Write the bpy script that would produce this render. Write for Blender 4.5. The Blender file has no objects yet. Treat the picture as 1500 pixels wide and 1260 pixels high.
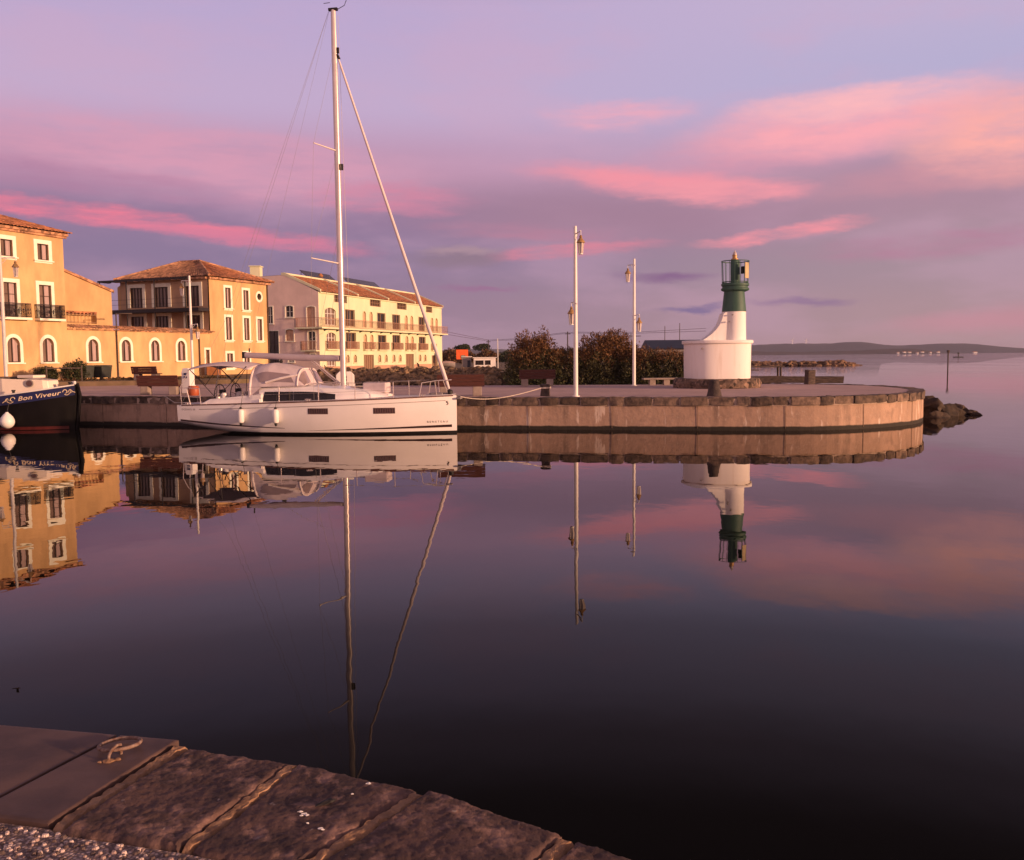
import bpy, bmesh, math, random
from mathutils import Vector, Matrix, noise
random.seed(7)
S = bpy.context.scene
COL = S.collection
R = math.radians
PI = math.pi

# ------------------------------------------------------------------ camera
cam_d = bpy.data.cameras.new('camera'); cam = bpy.data.objects.new('camera', cam_d); COL.objects.link(cam)
S.camera = cam
cam_d.sensor_fit = 'HORIZONTAL'; cam_d.sensor_width = 36.0; cam_d.lens = 36.0*1350/1500
cam_d.clip_start = 0.05; cam_d.clip_end = 40000
TH = math.atan(108/1350); ROLL = 0.0092
fw = Vector((0, math.cos(TH), -math.sin(TH))); r0 = Vector((1, 0, 0)); u0 = r0.cross(fw)
rt = r0*math.cos(ROLL) - u0*math.sin(ROLL); up = u0*math.cos(ROLL) + r0*math.sin(ROLL)
cam.matrix_world = Matrix(((rt.x, up.x, -fw.x, 0), (rt.y, up.y, -fw.y, 0), (rt.z, up.z, -fw.z, 2.8), (0, 0, 0, 1)))

# ------------------------------------------------------------------ exposure
S.view_settings.view_transform = 'Standard'; S.view_settings.look = 'None'
S.view_settings.exposure = 0.2; S.view_settings.gamma = 1.0
S.view_settings.use_curve_mapping = False
S.cycles.max_bounces = 8; S.cycles.diffuse_bounces = 3; S.cycles.glossy_bounces = 4
S.cycles.caustics_reflective = False; S.cycles.caustics_refractive = False
S.cycles.volume_bounces = 0

# ------------------------------------------------------------------ sun, low over the water at the right
SUN_AZ = R(-24); SUN_EL = R(7.0)
sd = bpy.data.lights.new('sun', 'SUN'); sun = bpy.data.objects.new('sun', sd); COL.objects.link(sun)
sd.energy = 5.0; sd.angle = R(2.5); sd.color = (1.0, 0.57, 0.345)
to_sun = Vector((math.cos(SUN_AZ)*math.cos(SUN_EL), math.sin(SUN_AZ)*math.cos(SUN_EL), math.sin(SUN_EL)))
sun.rotation_euler = to_sun.to_track_quat('Z', 'Y').to_euler(); sun.location = to_sun*200

# ------------------------------------------------------------------ sky: dusk gradient with lit cloud banks
def lin(c): c /= 255.0; return c/12.92 if c <= 0.04045 else ((c+0.055)/1.055)**2.4
def rgb(r, g, b): return (lin(r), lin(g), lin(b), 1)

W = bpy.data.worlds.new('World'); S.world = W; W.use_nodes = True
nt = W.node_tree; N = nt.nodes; LK = nt.links; N.clear()
def nd(t, **k):
    n = N.new(t)
    for a, b in k.items(): setattr(n, a, b)
    return n
def m2(op, a, b=None, clamp=False):
    n = nd('ShaderNodeMath', operation=op, use_clamp=clamp)
    for i, v in enumerate((a, b)):
        if v is None: continue
        if isinstance(v, (int, float)): n.inputs[i].default_value = v
        else: LK.new(v, n.inputs[i])
    return n.outputs[0]
def cmix(f, a, b):
    n = nd('ShaderNodeMix', data_type='RGBA')
    for i, v in ((0, f), (6, a), (7, b)):
        if isinstance(v, (int, float, tuple)): n.inputs[i].default_value = v
        else: LK.new(v, n.inputs[i])
    return n.outputs[2]
tc = nd('ShaderNodeTexCoord'); sp = nd('ShaderNodeSeparateXYZ'); LK.new(tc.outputs['Generated'], sp.inputs[0])
AZ = m2('MULTIPLY', m2('ARCTAN2', sp.outputs[0], sp.outputs[1]), 180/PI)
EL = m2('MULTIPLY', m2('ARCSINE', sp.outputs[2]), 180/PI)
def ramp(stops, lo=0.0, hi=90.0):
    r = nd('ShaderNodeValToRGB'); e = r.color_ramp.elements
    r.color_ramp.interpolation = 'EASE'
    while len(e) < len(stops): e.new(0.5)
    for el, (p, c) in zip(e, stops): el.position = (p-lo)/(hi-lo); el.color = c
    LK.new(m2('DIVIDE', m2('SUBTRACT', EL, lo), hi-lo, True), r.inputs[0])
    return r.outputs[0]
left = ramp([(0, rgb(152, 128, 150)), (3.0, rgb(153, 126, 150)), (6.2, rgb(142, 122, 154)), (8.5, rgb(152, 124, 156)),
             (11, rgb(194, 148, 176)), (15, rgb(196, 172, 206)), (20, rgb(188, 169, 208)), (23, rgb(150, 130, 156)), (27, rgb(84, 72, 86)),
             (34, rgb(62, 54, 66)), (65, rgb(72, 70, 96))])
right = ramp([(0, rgb(184, 148, 150)), (2.0, rgb(176, 145, 152)), (5, rgb(168, 143, 155)), (8.5, rgb(174, 140, 158)),
              (12, rgb(188, 166, 196)), (15, rgb(184, 176, 211)), (20, rgb(196, 178, 210)), (23, rgb(152, 134, 158)), (27, rgb(84, 72, 86)),
              (34, rgb(62, 54, 66)), (65, rgb(72, 70, 96))])
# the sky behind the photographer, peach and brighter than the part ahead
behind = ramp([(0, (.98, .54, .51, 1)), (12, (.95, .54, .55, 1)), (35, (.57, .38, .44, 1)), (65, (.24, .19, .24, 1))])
f_lr = nd('ShaderNodeMapRange', interpolation_type='SMOOTHSTEP'); LK.new(AZ, f_lr.inputs[0])
f_lr.inputs[1].default_value = -12; f_lr.inputs[2].default_value = 27
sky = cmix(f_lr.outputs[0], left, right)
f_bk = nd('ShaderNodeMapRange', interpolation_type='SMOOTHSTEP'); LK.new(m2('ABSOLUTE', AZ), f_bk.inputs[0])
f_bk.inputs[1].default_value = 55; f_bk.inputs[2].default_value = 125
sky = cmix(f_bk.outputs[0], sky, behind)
# wispy noise in a stretched az/el space
pv = nd('ShaderNodeCombineXYZ'); LK.new(AZ, pv.inputs[0]); LK.new(EL, pv.inputs[1])
def streak(sx, sy, detail=6, rough=0.6, off=0, scale=1.0):
    mp = nd('ShaderNodeMapping'); mp.inputs['Scale'].default_value = (sx, sy, 1); mp.inputs['Location'].default_value = (off, off*.7, off)
    mp.inputs['Rotation'].default_value = (0, 0, R(4))
    LK.new(pv.outputs[0], mp.inputs[0])
    t = nd('ShaderNodeTexNoise'); t.inputs['Scale'].default_value = scale; t.inputs['Detail'].default_value = detail; t.inputs['Roughness'].default_value = rough
    LK.new(mp.outputs[0], t.inputs['Vector']); return t
wn = streak(0.16, 0.5, 9, 0.66, 3.1)
ws = nd('ShaderNodeVectorMath', operation='SUBTRACT'); LK.new(wn.outputs['Color'], ws.inputs[0]); ws.inputs[1].default_value = (.5, .5, .5)
wm = nd('ShaderNodeVectorMath', operation='MULTIPLY'); LK.new(ws.outputs[0], wm.inputs[0]); wm.inputs[1].default_value = (6, 1.7, 0)
wp = nd('ShaderNodeVectorMath', operation='ADD'); LK.new(pv.outputs[0], wp.inputs[0]); LK.new(wm.outputs[0], wp.inputs[1])
st1 = streak(0.22, 1.3, 7, 0.62, 9.0)
stm = nd('ShaderNodeMapRange'); LK.new(st1.outputs[0], stm.inputs[0])
stm.inputs[1].default_value = .36; stm.inputs[2].default_value = .60; stm.inputs[3].default_value = .30; stm.inputs[4].default_value = 1.0
st2 = streak(0.13, 0.55, 10, 0.68, 14.0)
stb = nd('ShaderNodeMapRange'); LK.new(st2.outputs[0], stb.inputs[0])
stb.inputs[1].default_value = .34; stb.inputs[2].default_value = .56; stb.inputs[3].default_value = .45; stb.inputs[4].default_value = 1.0
# broad faint pink veil high up
vn = streak(0.09, 0.28, 4, 0.55, 21.0)
vm = nd('ShaderNodeMapRange', interpolation_type='SMOOTHSTEP'); LK.new(vn.outputs[0], vm.inputs[0]); vf = nd('ShaderNodeMapRange'); LK.new(EL, vf.inputs[0]); vf.inputs[1].default_value = 18; vf.inputs[2].default_value = 24; vf.inputs[3].default_value = 1; vf.inputs[4].default_value = 0
vm.inputs[1].default_value = .42; vm.inputs[2].default_value = .66; vm.inputs[4].default_value = .28
sky = cmix(m2('MULTIPLY', vm.outputs[0], vf.outputs[0]), sky, rgb(214, 168, 194))
# cloud banks and sun glow: azimuth, elevation, half width, half height (degrees), tilt, colour, strength, streakiness
CLOUDS_AND_GLOW = [
    (-18.0, 11.3, 15.0, 2.6, -4, (220, 158, 182), .8, 1),
    (6.0, 8.4, 17.0, 2.7, -3, (166, 128, 150), .7, 0),
    (21.0, 10.0, 13.0, 2.6, 2, (178, 138, 158), .7, 0),
    (-25.0, 9.9, 12.0, 1.1, -4, (178, 130, 162), .7, 1),
    (-23.5, 8.0, 15.5, .66, -5, (236, 128, 152), 1.0, 1),
    (-15.5, 7.0, 8.5, .55, -5, (220, 128, 156), .85, 1),
    (-7.5, 9.6, 6.0, 1.1, -2, (216, 136, 162), .8, 1),
    (6.4, 14.2, 5.2, 1.0, 1, (234, 172, 192), .9, 1),
    (14.5, 11.6, 9.5, 1.7, 3, (216, 150, 172), .75, 2),
    (24.0, 9.6, 8.0, 1.1, 2, (206, 146, 160), .6, 2),
    (19.5, 12.9, 10.5, 2.1, 3, (252, 172, 182), 1.0, 2),
    (21.0, 14.0, 8.0, 1.1, 1, (255, 188, 192), .95, 2),
    (28.5, 11.6, 7.5, 3.0, 0, (255, 176, 170), 1.0, 2),
    (8.5, 10.3, 10.0, 1.0, -6, (244, 152, 166), 1.0, 2),
    (12.5, 9.6, 6.0, .9, -2, (244, 156, 168), .95, 1),
    (1.0, 7.6, 7.0, .7, -3, (190, 130, 154), .6, 1),
    (3.5, 6.4, 7.0, .55, 4, (218, 134, 154), .9, 1),
    (16.0, 7.0, 6.0, .55, 5, (240, 150, 162), 1.0, 1),
    (-3.4, 6.0, 3.7, .8, 0, (146, 122, 140), .95, 0),
    (-3.2, 6.45, 2.8, .35, 0, (180, 148, 158), .7, 0),
    (9.2, 4.8, 4.0, .45, -2, (134, 96, 138), .85, 0),
    (11.0, 2.8, 3.2, .32, 2, (122, 106, 150), .9, 0),
    (17.5, 3.0, 4.0, .28, 0, (140, 110, 150), .7, 0),
    (-2.0, 4.1, 3.6, .22, 0, (158, 108, 146), .7, 0),
    (25.0, 6.0, 9.0, 1.0, 3, (186, 126, 154), .6, 1),
    (28.5, 1.9, 9.0, 1.0, 3, (208, 142, 156), .7, 0),
    (60.0, 9.0, 28.0, 9.0, 0, (240, 164, 150), .8, 1),
    (-75.0, 12.0, 40.0, 5.0, 0, (206, 130, 164), .7, 1),
    (112.0, 6.0, 60.0, 24.0, 0, (1.25, .66, .42), .85, 0),  # from here warm glow round the unseen sun, added as fill from the right
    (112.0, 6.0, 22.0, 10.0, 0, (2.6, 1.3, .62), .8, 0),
]
for (a, e, ha, he, tilt, c, s, wsp) in CLOUDS_AND_GLOW:
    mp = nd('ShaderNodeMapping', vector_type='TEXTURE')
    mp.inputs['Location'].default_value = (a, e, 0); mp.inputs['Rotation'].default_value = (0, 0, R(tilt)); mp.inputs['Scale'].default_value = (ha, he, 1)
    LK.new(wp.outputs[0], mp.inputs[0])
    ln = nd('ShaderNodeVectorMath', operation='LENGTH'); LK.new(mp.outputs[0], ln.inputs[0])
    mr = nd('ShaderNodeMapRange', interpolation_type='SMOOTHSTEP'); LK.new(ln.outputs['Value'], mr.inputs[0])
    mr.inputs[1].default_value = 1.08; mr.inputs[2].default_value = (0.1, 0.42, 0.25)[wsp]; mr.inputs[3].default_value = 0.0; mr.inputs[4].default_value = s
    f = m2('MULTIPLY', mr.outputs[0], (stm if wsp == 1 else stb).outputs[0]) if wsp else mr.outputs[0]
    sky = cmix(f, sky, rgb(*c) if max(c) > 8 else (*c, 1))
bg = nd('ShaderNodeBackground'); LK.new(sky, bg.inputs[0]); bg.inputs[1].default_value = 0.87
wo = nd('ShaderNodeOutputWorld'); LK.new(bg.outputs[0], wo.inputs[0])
W.cycles.sampling_method = 'MANUAL'; W.cycles.sample_map_resolution = 512

# ------------------------------------------------------------------ materials
MATS = {}
def mat(name, col, rough=.6, var=.15, vs=3.0, bump=0.0, bs=20.0, metal=0.0, spec=.4, st=(1, 1, 1), col2=None, lo=.35, hi=.65, detail=5,
        vor=0.0, vors=6.0, rnd=0.0, bdist=.02, alpha=None):
    m = bpy.data.materials.new(name); m.use_nodes = True; t = m.node_tree; n = t.nodes; l = t.links
    b = n['Principled BSDF']; b.inputs['Roughness'].default_value = rough; b.inputs['Metallic'].default_value = metal
    b.inputs['Specular IOR Level'].default_value = spec
    g = n.new('ShaderNodeNewGeometry'); mp = n.new('ShaderNodeMapping'); mp.inputs['Scale'].default_value = st; l.new(g.outputs['Position'], mp.inputs[0])
    nz = n.new('ShaderNodeTexNoise'); nz.inputs['Scale'].default_value = vs; nz.inputs['Detail'].default_value = detail; nz.inputs['Roughness'].default_value = .6
    l.new(mp.outputs[0], nz.inputs['Vector'])
    mr = n.new('ShaderNodeMapRange'); l.new(nz.outputs[0], mr.inputs[0]); mr.inputs[1].default_value = lo; mr.inputs[2].default_value = hi
    mx = n.new('ShaderNodeMix'); mx.data_type = 'RGBA'; l.new(mr.outputs[0], mx.inputs[0])
    c2 = col2 or tuple(min(1, c*(1+var)) for c in col); c1 = col if col2 else tuple(c*(1-var) for c in col)
    mx.inputs[6].default_value = (*c1, 1); mx.inputs[7].default_value = (*c2, 1)
    out = mx.outputs[2]
    def scale(sock, amount):
        q = n.new('ShaderNodeMapRange'); l.new(sock, q.inputs[0]); q.inputs[3].default_value = 1-amount; q.inputs[4].default_value = 1+amount*.6
        v = n.new('ShaderNodeVectorMath'); v.operation = 'SCALE'; l.new(out, v.inputs[0]); l.new(q.outputs[0], v.inputs['Scale']); return v.outputs[0]
    if vor:
        vo = n.new('ShaderNodeTexVoronoi'); vo.inputs['Scale'].default_value = vors; l.new(mp.outputs[0], vo.inputs['Vector'])
        sx = n.new('ShaderNodeSeparateColor'); l.new(vo.outputs['Color'], sx.inputs[0]); out = scale(sx.outputs[0], vor)
    if rnd:
        oi = n.new('ShaderNodeObjectInfo'); out = scale(oi.outputs['Random'], rnd)
    l.new(out, b.inputs['Base Color'])
    if bump:
        nb = n.new('ShaderNodeTexNoise'); nb.inputs['Scale'].default_value = bs; nb.inputs['Detail'].default_value = 6; l.new(g.outputs['Position'], nb.inputs['Vector'])
        bp = n.new('ShaderNodeBump'); bp.inputs['Strength'].default_value = bump; bp.inputs['Distance'].default_value = bdist
        l.new(nb.outputs[0], bp.inputs['Height']); l.new(bp.outputs[0], b.inputs['Normal'])
    if alpha: b.inputs['Alpha'].default_value = alpha
    MATS[name] = m; return m

M_yel = mat('yellow_render', (.60, .385, .18), .85, var=.19, vs=.8, st=(1, 1, .4), detail=8, bump=.25, bs=8)
M_yel2 = mat('ochre_render', (.55, .355, .165), .85, var=.15, vs=.7, st=(1, 1, .5), bump=.25, bs=8)
M_brn = mat('tan_render', (.48, .315, .19), .85, var=.10, vs=.9, bump=.2, bs=8)
M_cream = mat('cream_render', (.70, .69, .46), .85, var=.08, vs=.6, st=(1, 1, .4), bump=.2, bs=8)
M_grey = mat('grey_render', (.78, .61, .53), .85, var=.08, vs=.6, bump=.2, bs=8)
M_trim = mat('white_trim', (.85, .84, .68), .7, var=.06, vs=2)
M_tile = mat('roof_tile', (.50, .20, .09), .85, col2=(.30, .13, .07), vs=2.2, vor=.55, vors=4.5, bump=.3, bs=25)
M_tile2 = mat('pale_roof_tile', (.56, .30, .16), .85, col2=(.36, .18, .10), vs=1.5, vor=.6, vors=4.0, bump=.3, bs=25)
M_glass = mat('window_glass', (.026, .020, .018), .18, var=.3, vs=.8, spec=.35)
M_curt = mat('curtained_glass', (.17, .115, .09), .15, var=.45, vs=1.2, st=(3, 3, .3), spec=.4)
M_half = mat('pale_pane', (.40, .30, .29), .5, var=.15, vs=2, st=(5, 5, .3), spec=.5)
M_wood = mat('dark_joinery', (.045, .025, .018), .5, var=.2, vs=6)
M_iron = mat('black_iron', (.018, .014, .015), .5, var=.2, vs=8, metal=.0)
M_pinkrail = mat('rust_rail', (.42, .235, .16), .6, var=.15, vs=4)
M_shut = mat('pale_shutter', (.62, .40, .26), .75, var=.1, vs=3)
M_brdoor = mat('brown_door', (.27, .165, .10), .7, var=.15, vs=3, st=(6, 6, .5))
M_white = mat('white_paint', (.80, .77, .73), .4, var=.04, vs=2)
M_pole = mat('lamp_white_paint', (.80, .76, .70), .4, var=.05, vs=3)
M_copper = mat('lantern_copper', (.42, .25, .10), .45, var=.25, vs=15, metal=.3)
M_lglass = mat('lantern_glass', (.55, .46, .42), .15, var=.1, vs=10, spec=.6)
M_light = mat('lighthouse_white', (.86, .81, .76), .7, vs=2.2, st=(1.6, 1.6, .22), col2=(.70, .61, .53), lo=.52, hi=.85, detail=8, bump=.15, bs=10)
M_green = mat('green_paint', (.055, .12, .09), .6, vs=2.4, st=(1.5, 1.5, .3), col2=(.03, .085, .06), detail=8)
M_rub = mat('rubble_stone', (.26, .17, .12), .9, col2=(.08, .055, .045), vs=4, vor=.8, vors=6, bump=.8, bs=9, bdist=.06)
M_basalt = mat('basalt', (.23, .155, .11), .85, col2=(.06, .042, .034), vs=4, rnd=.6, bump=.6, bs=14, bdist=.03)
M_bollard = mat('dark_basalt', (.085, .06, .05), .85, col2=(.035, .026, .024), vs=6, bump=.6, bs=14, bdist=.03)
M_rock = mat('brown_rock', (.085, .055, .035), .85, col2=(.03, .022, .018), vs=3, rnd=.3, bump=.7, bs=6, bdist=.08)
M_rocktan = mat('tan_rock', (.34, .20, .11), .9, col2=(.12, .07, .045), vs=1.0, vor=.5, vors=.8, bump=.7, bs=3, bdist=.2)  # tan stone of the breakwater
M_plaza = mat('plaza_paving', (.54, .375, .335), .85, col2=(.42, .29, .26), vs=.5, detail=8, bump=.25, bs=12)
M_earth = mat('bare_earth', (.24, .165, .10), .95, col2=(.13, .095, .05), vs=.8, detail=8, bump=.5, bs=6)
M_benchw = mat('bench_wood', (.085, .028, .02), .6, var=.25, vs=5, st=(1, 8, 8))
M_conc = mat('concrete', (.30, .24, .20), .85, var=.15, vs=4, bump=.3, bs=15)
M_bin = mat('bin_plastic', (.045, .05, .042), .5, var=.15, vs=4)
M_orange = mat('orange_plastic', (.36, .085, .03), .5, var=.1, vs=6)
M_terra = mat('terracotta', (.38, .16, .06), .8, var=.15, vs=6)
M_rope = mat('pale_rope', (.58, .50, .42), .8, var=.2, vs=30)
M_timber = mat('old_timber', (.13, .09, .07), .85, col2=(.04, .03, .026), vs=6, st=(.5, 4, 4), bump=.5, bs=10)
M_gel = mat('gelcoat', (.84, .79, .76), .22, var=.03, vs=1.2, spec=.5)
M_anti = mat('antifoul_and_shade', (.012, .010, .009), .5, var=.3, vs=4)
M_line = mat('hull_stripe', (.035, .014, .014), .35, var=.1, vs=5)
M_rail = mat('teak_rail', (.13, .05, .035), .5, var=.2, vs=8)
M_deck = mat('deck_nonskid', (.70, .64, .60), .6, var=.05, vs=6)
M_canv = mat('sail_canvas', (.62, .52, .52), .8, var=.07, vs=3, bump=.15, bs=10)
M_alu = mat('mast_alu', (.70, .62, .58), .32, var=.06, vs=2, metal=.35)
M_boom = mat('boom_cover', (.46, .38, .40), .6, var=.08, vs=3)
M_vinyl = mat('clear_vinyl', (.27, .20, .205), .12, var=.2, vs=1.4, spec=.6)
M_steel = mat('steel_tube', (.72, .62, .56), .25, var=.05, vs=5, metal=.6)
M_dkwin = mat('dark_hull_window', (.010, .009, .012), .12, var=.3, vs=2, spec=.3)
M_hullwin = mat('tinted_port', (.10, .055, .055), .15, var=.3, vs=14, st=(5, 5, .2))
M_black = mat('black_hull', (.005, .004, .004), .55, var=.3, vs=1.5, spec=.12)
M_blue = mat('blue_sheer', (.010, .014, .075), .45, var=.15, vs=2)
M_red = mat('red_boot', (.075, .010, .008), .5, var=.3, vs=4)
M_gold = mat('cream_letter', (.72, .58, .40), .5, var=.1, vs=8)
M_cabin = mat('cabin_cream', (.78, .68, .56), .4, var=.04, vs=2)
M_hill = mat('hill_scrub', (.055, .056, .06), .95, col2=(.03, .032, .036), vs=.006, detail=8)
M_shore = mat('shore_scrub', (.075, .05, .035), .95, col2=(.04, .032, .022), vs=.03, detail=8)
M_bark = mat('bark', (.07, .045, .03), .9, var=.3, vs=8)
M_lrust = mat('rust_leaf', (.14, .064, .020), .7, var=.45, vs=2.0)
M_lolive = mat('olive_leaf', (.055, .048, .014), .7, var=.4, vs=2.0)
M_lgreen = mat('green_leaf', (.035, .045, .014), .7, var=.4, vs=3.0)
M_solar = mat('solar_panel', (.06, .06, .085), .25, var=.15, vs=3)
M_slate = mat('blue_roof', (.028, .034, .055), .5, var=.15, vs=.5)
M_teal = mat('teal_patch', (.12, .22, .18), .6)
M_grymtl = mat('grey_metal', (.25, .22, .21), .5, var=.1, vs=3)
M_mortar = mat('mortar', (.40, .24, .14), .9, col2=(.24, .135, .075), vs=14, bump=.9, bs=45, bdist=.012)
M_slab = mat('smooth_slab', (.075, .047, .042), .55, col2=(.135, .083, .068), vs=3.5, detail=10, lo=.4, hi=.62, bump=.12, bs=90, bdist=.004)
M_ring = mat('worn_iron_ring', (.30, .22, .18), .7, col2=(.12, .055, .035), vs=55, bump=.5, bs=160, bdist=.002)
M_tape = mat('black_rubber', (.012, .010, .010), .6)

# special materials -------------------------------------------------
def special(name):
    m = bpy.data.materials.new(name); m.use_nodes = True; t = m.node_tree
    return m, t.nodes, t.links, t.nodes['Principled BSDF']
# calm harbour water
M_water = bpy.data.materials.new('harbour_water'); M_water.use_nodes = True; n = M_water.node_tree.nodes; l = M_water.node_tree.links; n.clear()
wout = n.new('ShaderNodeOutputMaterial'); wmix = n.new('ShaderNodeMixShader'); wdeep = n.new('ShaderNodeBsdfDiffuse'); wgl = n.new('ShaderNodeBsdfGlossy'); wfr = n.new('ShaderNodeFresnel')
wdeep.inputs['Color'].default_value = (.006, .006, .005, 1); wgl.inputs['Color'].default_value = (1, .97, .95, 1); wgl.inputs['Roughness'].default_value = 0.0; wfr.inputs['IOR'].default_value = 1.33
wmr = n.new('ShaderNodeValToRGB'); l.new(wfr.outputs[0], wmr.inputs[0]); wmr.color_ramp.interpolation = 'LINEAR'
for p_, v_ in ((.06, .018), (.125, .042), (.185, .085), (.235, .16), (.29, .255), (.345, .31), (.40, .36), (.60, .60)):
    e = wmr.color_ramp.elements.new(p_); e.color = (v_, v_, v_, 1)
wmr.color_ramp.elements[0].color = (.01, .01, .01, 1); wmr.color_ramp.elements[-1].color = (1, 1, 1, 1)
l.new(wmr.outputs[0], wmix.inputs[0]); l.new(wdeep.outputs[0], wmix.inputs[1]); l.new(wgl.outputs[0], wmix.inputs[2]); l.new(wmix.outputs[0], wout.inputs['Surface'])
g = n.new('ShaderNodeNewGeometry')
def wnoise(scale, st, detail):
    mp = n.new('ShaderNodeMapping'); mp.inputs['Scale'].default_value = st; l.new(g.outputs['Position'], mp.inputs[0])
    t = n.new('ShaderNodeTexNoise'); t.inputs['Scale'].default_value = scale; t.inputs['Detail'].default_value = detail; l.new(mp.outputs[0], t.inputs['Vector']); return t.outputs[0]
w1 = wnoise(1.6, (1.0, .8, 1), 2); w2 = wnoise(.28, (1, 1, 1), 2)
# light breeze patches ruffle parts of the basin a little more; the open lagoon beyond is never this still
wpatch = n.new('ShaderNodeMapRange'); l.new(wnoise(.055, (1, .45, 1), 3), wpatch.inputs[0]); wpatch.inputs[1].default_value = .48; wpatch.inputs[2].default_value = .66; wpatch.inputs[3].default_value = .75; wpatch.inputs[4].default_value = 1.7
ad = n.new('ShaderNodeMath'); ad.operation = 'MULTIPLY_ADD'; l.new(w2, ad.inputs[0]); ad.inputs[1].default_value = 2.5; l.new(w1, ad.inputs[2])
bp = n.new('ShaderNodeBump'); bp.inputs['Strength'].default_value = 1.0; bp.inputs['Distance'].default_value = .0019
sy = n.new('ShaderNodeSeparateXYZ'); l.new(g.outputs['Position'], sy.inputs[0])
om = n.new('ShaderNodeMapRange'); om.interpolation_type = 'SMOOTHSTEP'; l.new(sy.outputs[1], om.inputs[0]); om.inputs[1].default_value = 60; om.inputs[2].default_value = 300; om.inputs[3].default_value = 1; om.inputs[4].default_value = 34
hm0 = n.new('ShaderNodeMath'); hm0.operation = 'MULTIPLY'; l.new(om.outputs[0], hm0.inputs[0]); l.new(wpatch.outputs[0], hm0.inputs[1])
hm = n.new('ShaderNodeMath'); hm.operation = 'MULTIPLY'; l.new(ad.outputs[0], hm.inputs[0]); l.new(hm0.outputs[0], hm.inputs[1])
l.new(hm.outputs[0], bp.inputs['Height'])
for q in (wgl, wfr): l.new(bp.outputs[0], q.inputs['Normal'])
# old concrete quay face: weathered streaks above, a wet weed band at the water
M_quay, n, l, b = special('quay_concrete'); b.inputs['Roughness'].default_value = .85
g = n.new('ShaderNodeNewGeometry')
def qn(scale, st, d, a0, a1):
    mp = n.new('ShaderNodeMapping'); mp.inputs['Scale'].default_value = st; l.new(g.outputs['Position'], mp.inputs[0])
    t = n.new('ShaderNodeTexNoise'); t.inputs['Scale'].default_value = scale; t.inputs['Detail'].default_value = d; t.inputs['Roughness'].default_value = .6; l.new(mp.outputs[0], t.inputs['Vector'])
    r = n.new('ShaderNodeMapRange'); l.new(t.outputs[0], r.inputs[0]); r.inputs[1].default_value = a0; r.inputs[2].default_value = a1; return r.outputs[0]
def mixc(f, a, bb):
    x = n.new('ShaderNodeMix'); x.data_type = 'RGBA'; l.new(f, x.inputs[0])
    for i, v in ((6, a), (7, bb)):
        if isinstance(v, tuple): x.inputs[i].default_value = (*v, 1)
        else: l.new(v, x.inputs[i])
    return x.outputs[2]
c = mixc(qn(1.2, (1, 1, .5), 8, .3, .7), (.52, .34, .24), (.36, .235, .165))
c = mixc(qn(3.4, (1, 1, .9), 9, .48, .62), c, (.37, .245, .175))
c = mixc(qn(2.2, (1, 1, .16), 7, .53, .70), c, (.20, .135, .098))
c = mixc(qn(11, (1, 1, 1), 6, .58, .68), c, (.44, .32, .24))
c = mixc(qn(1.9, (1.7, 1.7, .30), 6, .615, .67), c, (.64, .50, .40))
sz = n.new('ShaderNodeSeparateXYZ'); l.new(g.outputs['Position'], sz.inputs[0])
zz = n.new('ShaderNodeMath'); zz.operation = 'MULTIPLY_ADD'; l.new(qn(1.5, (1, 1, .3), 5, 0, 1), zz.inputs[0]); zz.inputs[1].default_value = -.10; l.new(sz.outputs[2], zz.inputs[2])
r = n.new('ShaderNodeMapRange'); l.new(zz.outputs[0], r.inputs[0]); r.inputs[1].default_value = .125; r.inputs[2].default_value = .08
c = mixc(r.outputs[0], c, (.022, .016, .010)); l.new(c, b.inputs['Base Color'])
nb = n.new('ShaderNodeTexNoise'); nb.inputs['Scale'].default_value = 7; nb.inputs['Detail'].default_value = 7; l.new(g.outputs['Position'], nb.inputs['Vector'])
bp = n.new('ShaderNodeBump'); bp.inputs['Strength'].default_value = .4; bp.inputs['Distance'].default_value = .04; l.new(nb.outputs[0], bp.inputs['Height']); l.new(bp.outputs[0], b.inputs['Normal'])
# exposed-aggregate gravel paving in the foreground
M_gravel, n, l, b = special('gravel_paving'); b.inputs['Roughness'].default_value = .8
g = n.new('ShaderNodeNewGeometry')
vo = n.new('ShaderNodeTexVoronoi'); vo.inputs['Scale'].default_value = 75; l.new(g.outputs['Position'], vo.inputs['Vector'])
se = n.new('ShaderNodeSeparateColor'); l.new(vo.outputs['Color'], se.inputs[0])
rp = n.new('ShaderNodeValToRGB'); e = rp.color_ramp.elements; e[0].color = (.15, .10, .095, 1); e[1].color = (.72, .57, .50, 1); e.new(.5).color = (.42, .30, .265, 1)
l.new(se.outputs[0], rp.inputs[0])
r = n.new('ShaderNodeMapRange'); l.new(vo.outputs['Distance'], r.inputs[0]); r.inputs[1].default_value = .35; r.inputs[2].default_value = .6; r.inputs[4].default_value = .75
c = mixc(r.outputs[0], rp.outputs[0], (.10, .07, .06)); l.new(c, b.inputs['Base Color'])
bp = n.new('ShaderNodeBump'); bp.invert = True; bp.inputs['Strength'].default_value = .8; bp.inputs['Distance'].default_value = .006; l.new(vo.outputs['Distance'], bp.inputs['Height']); l.new(bp.outputs[0], b.inputs['Normal'])
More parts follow.
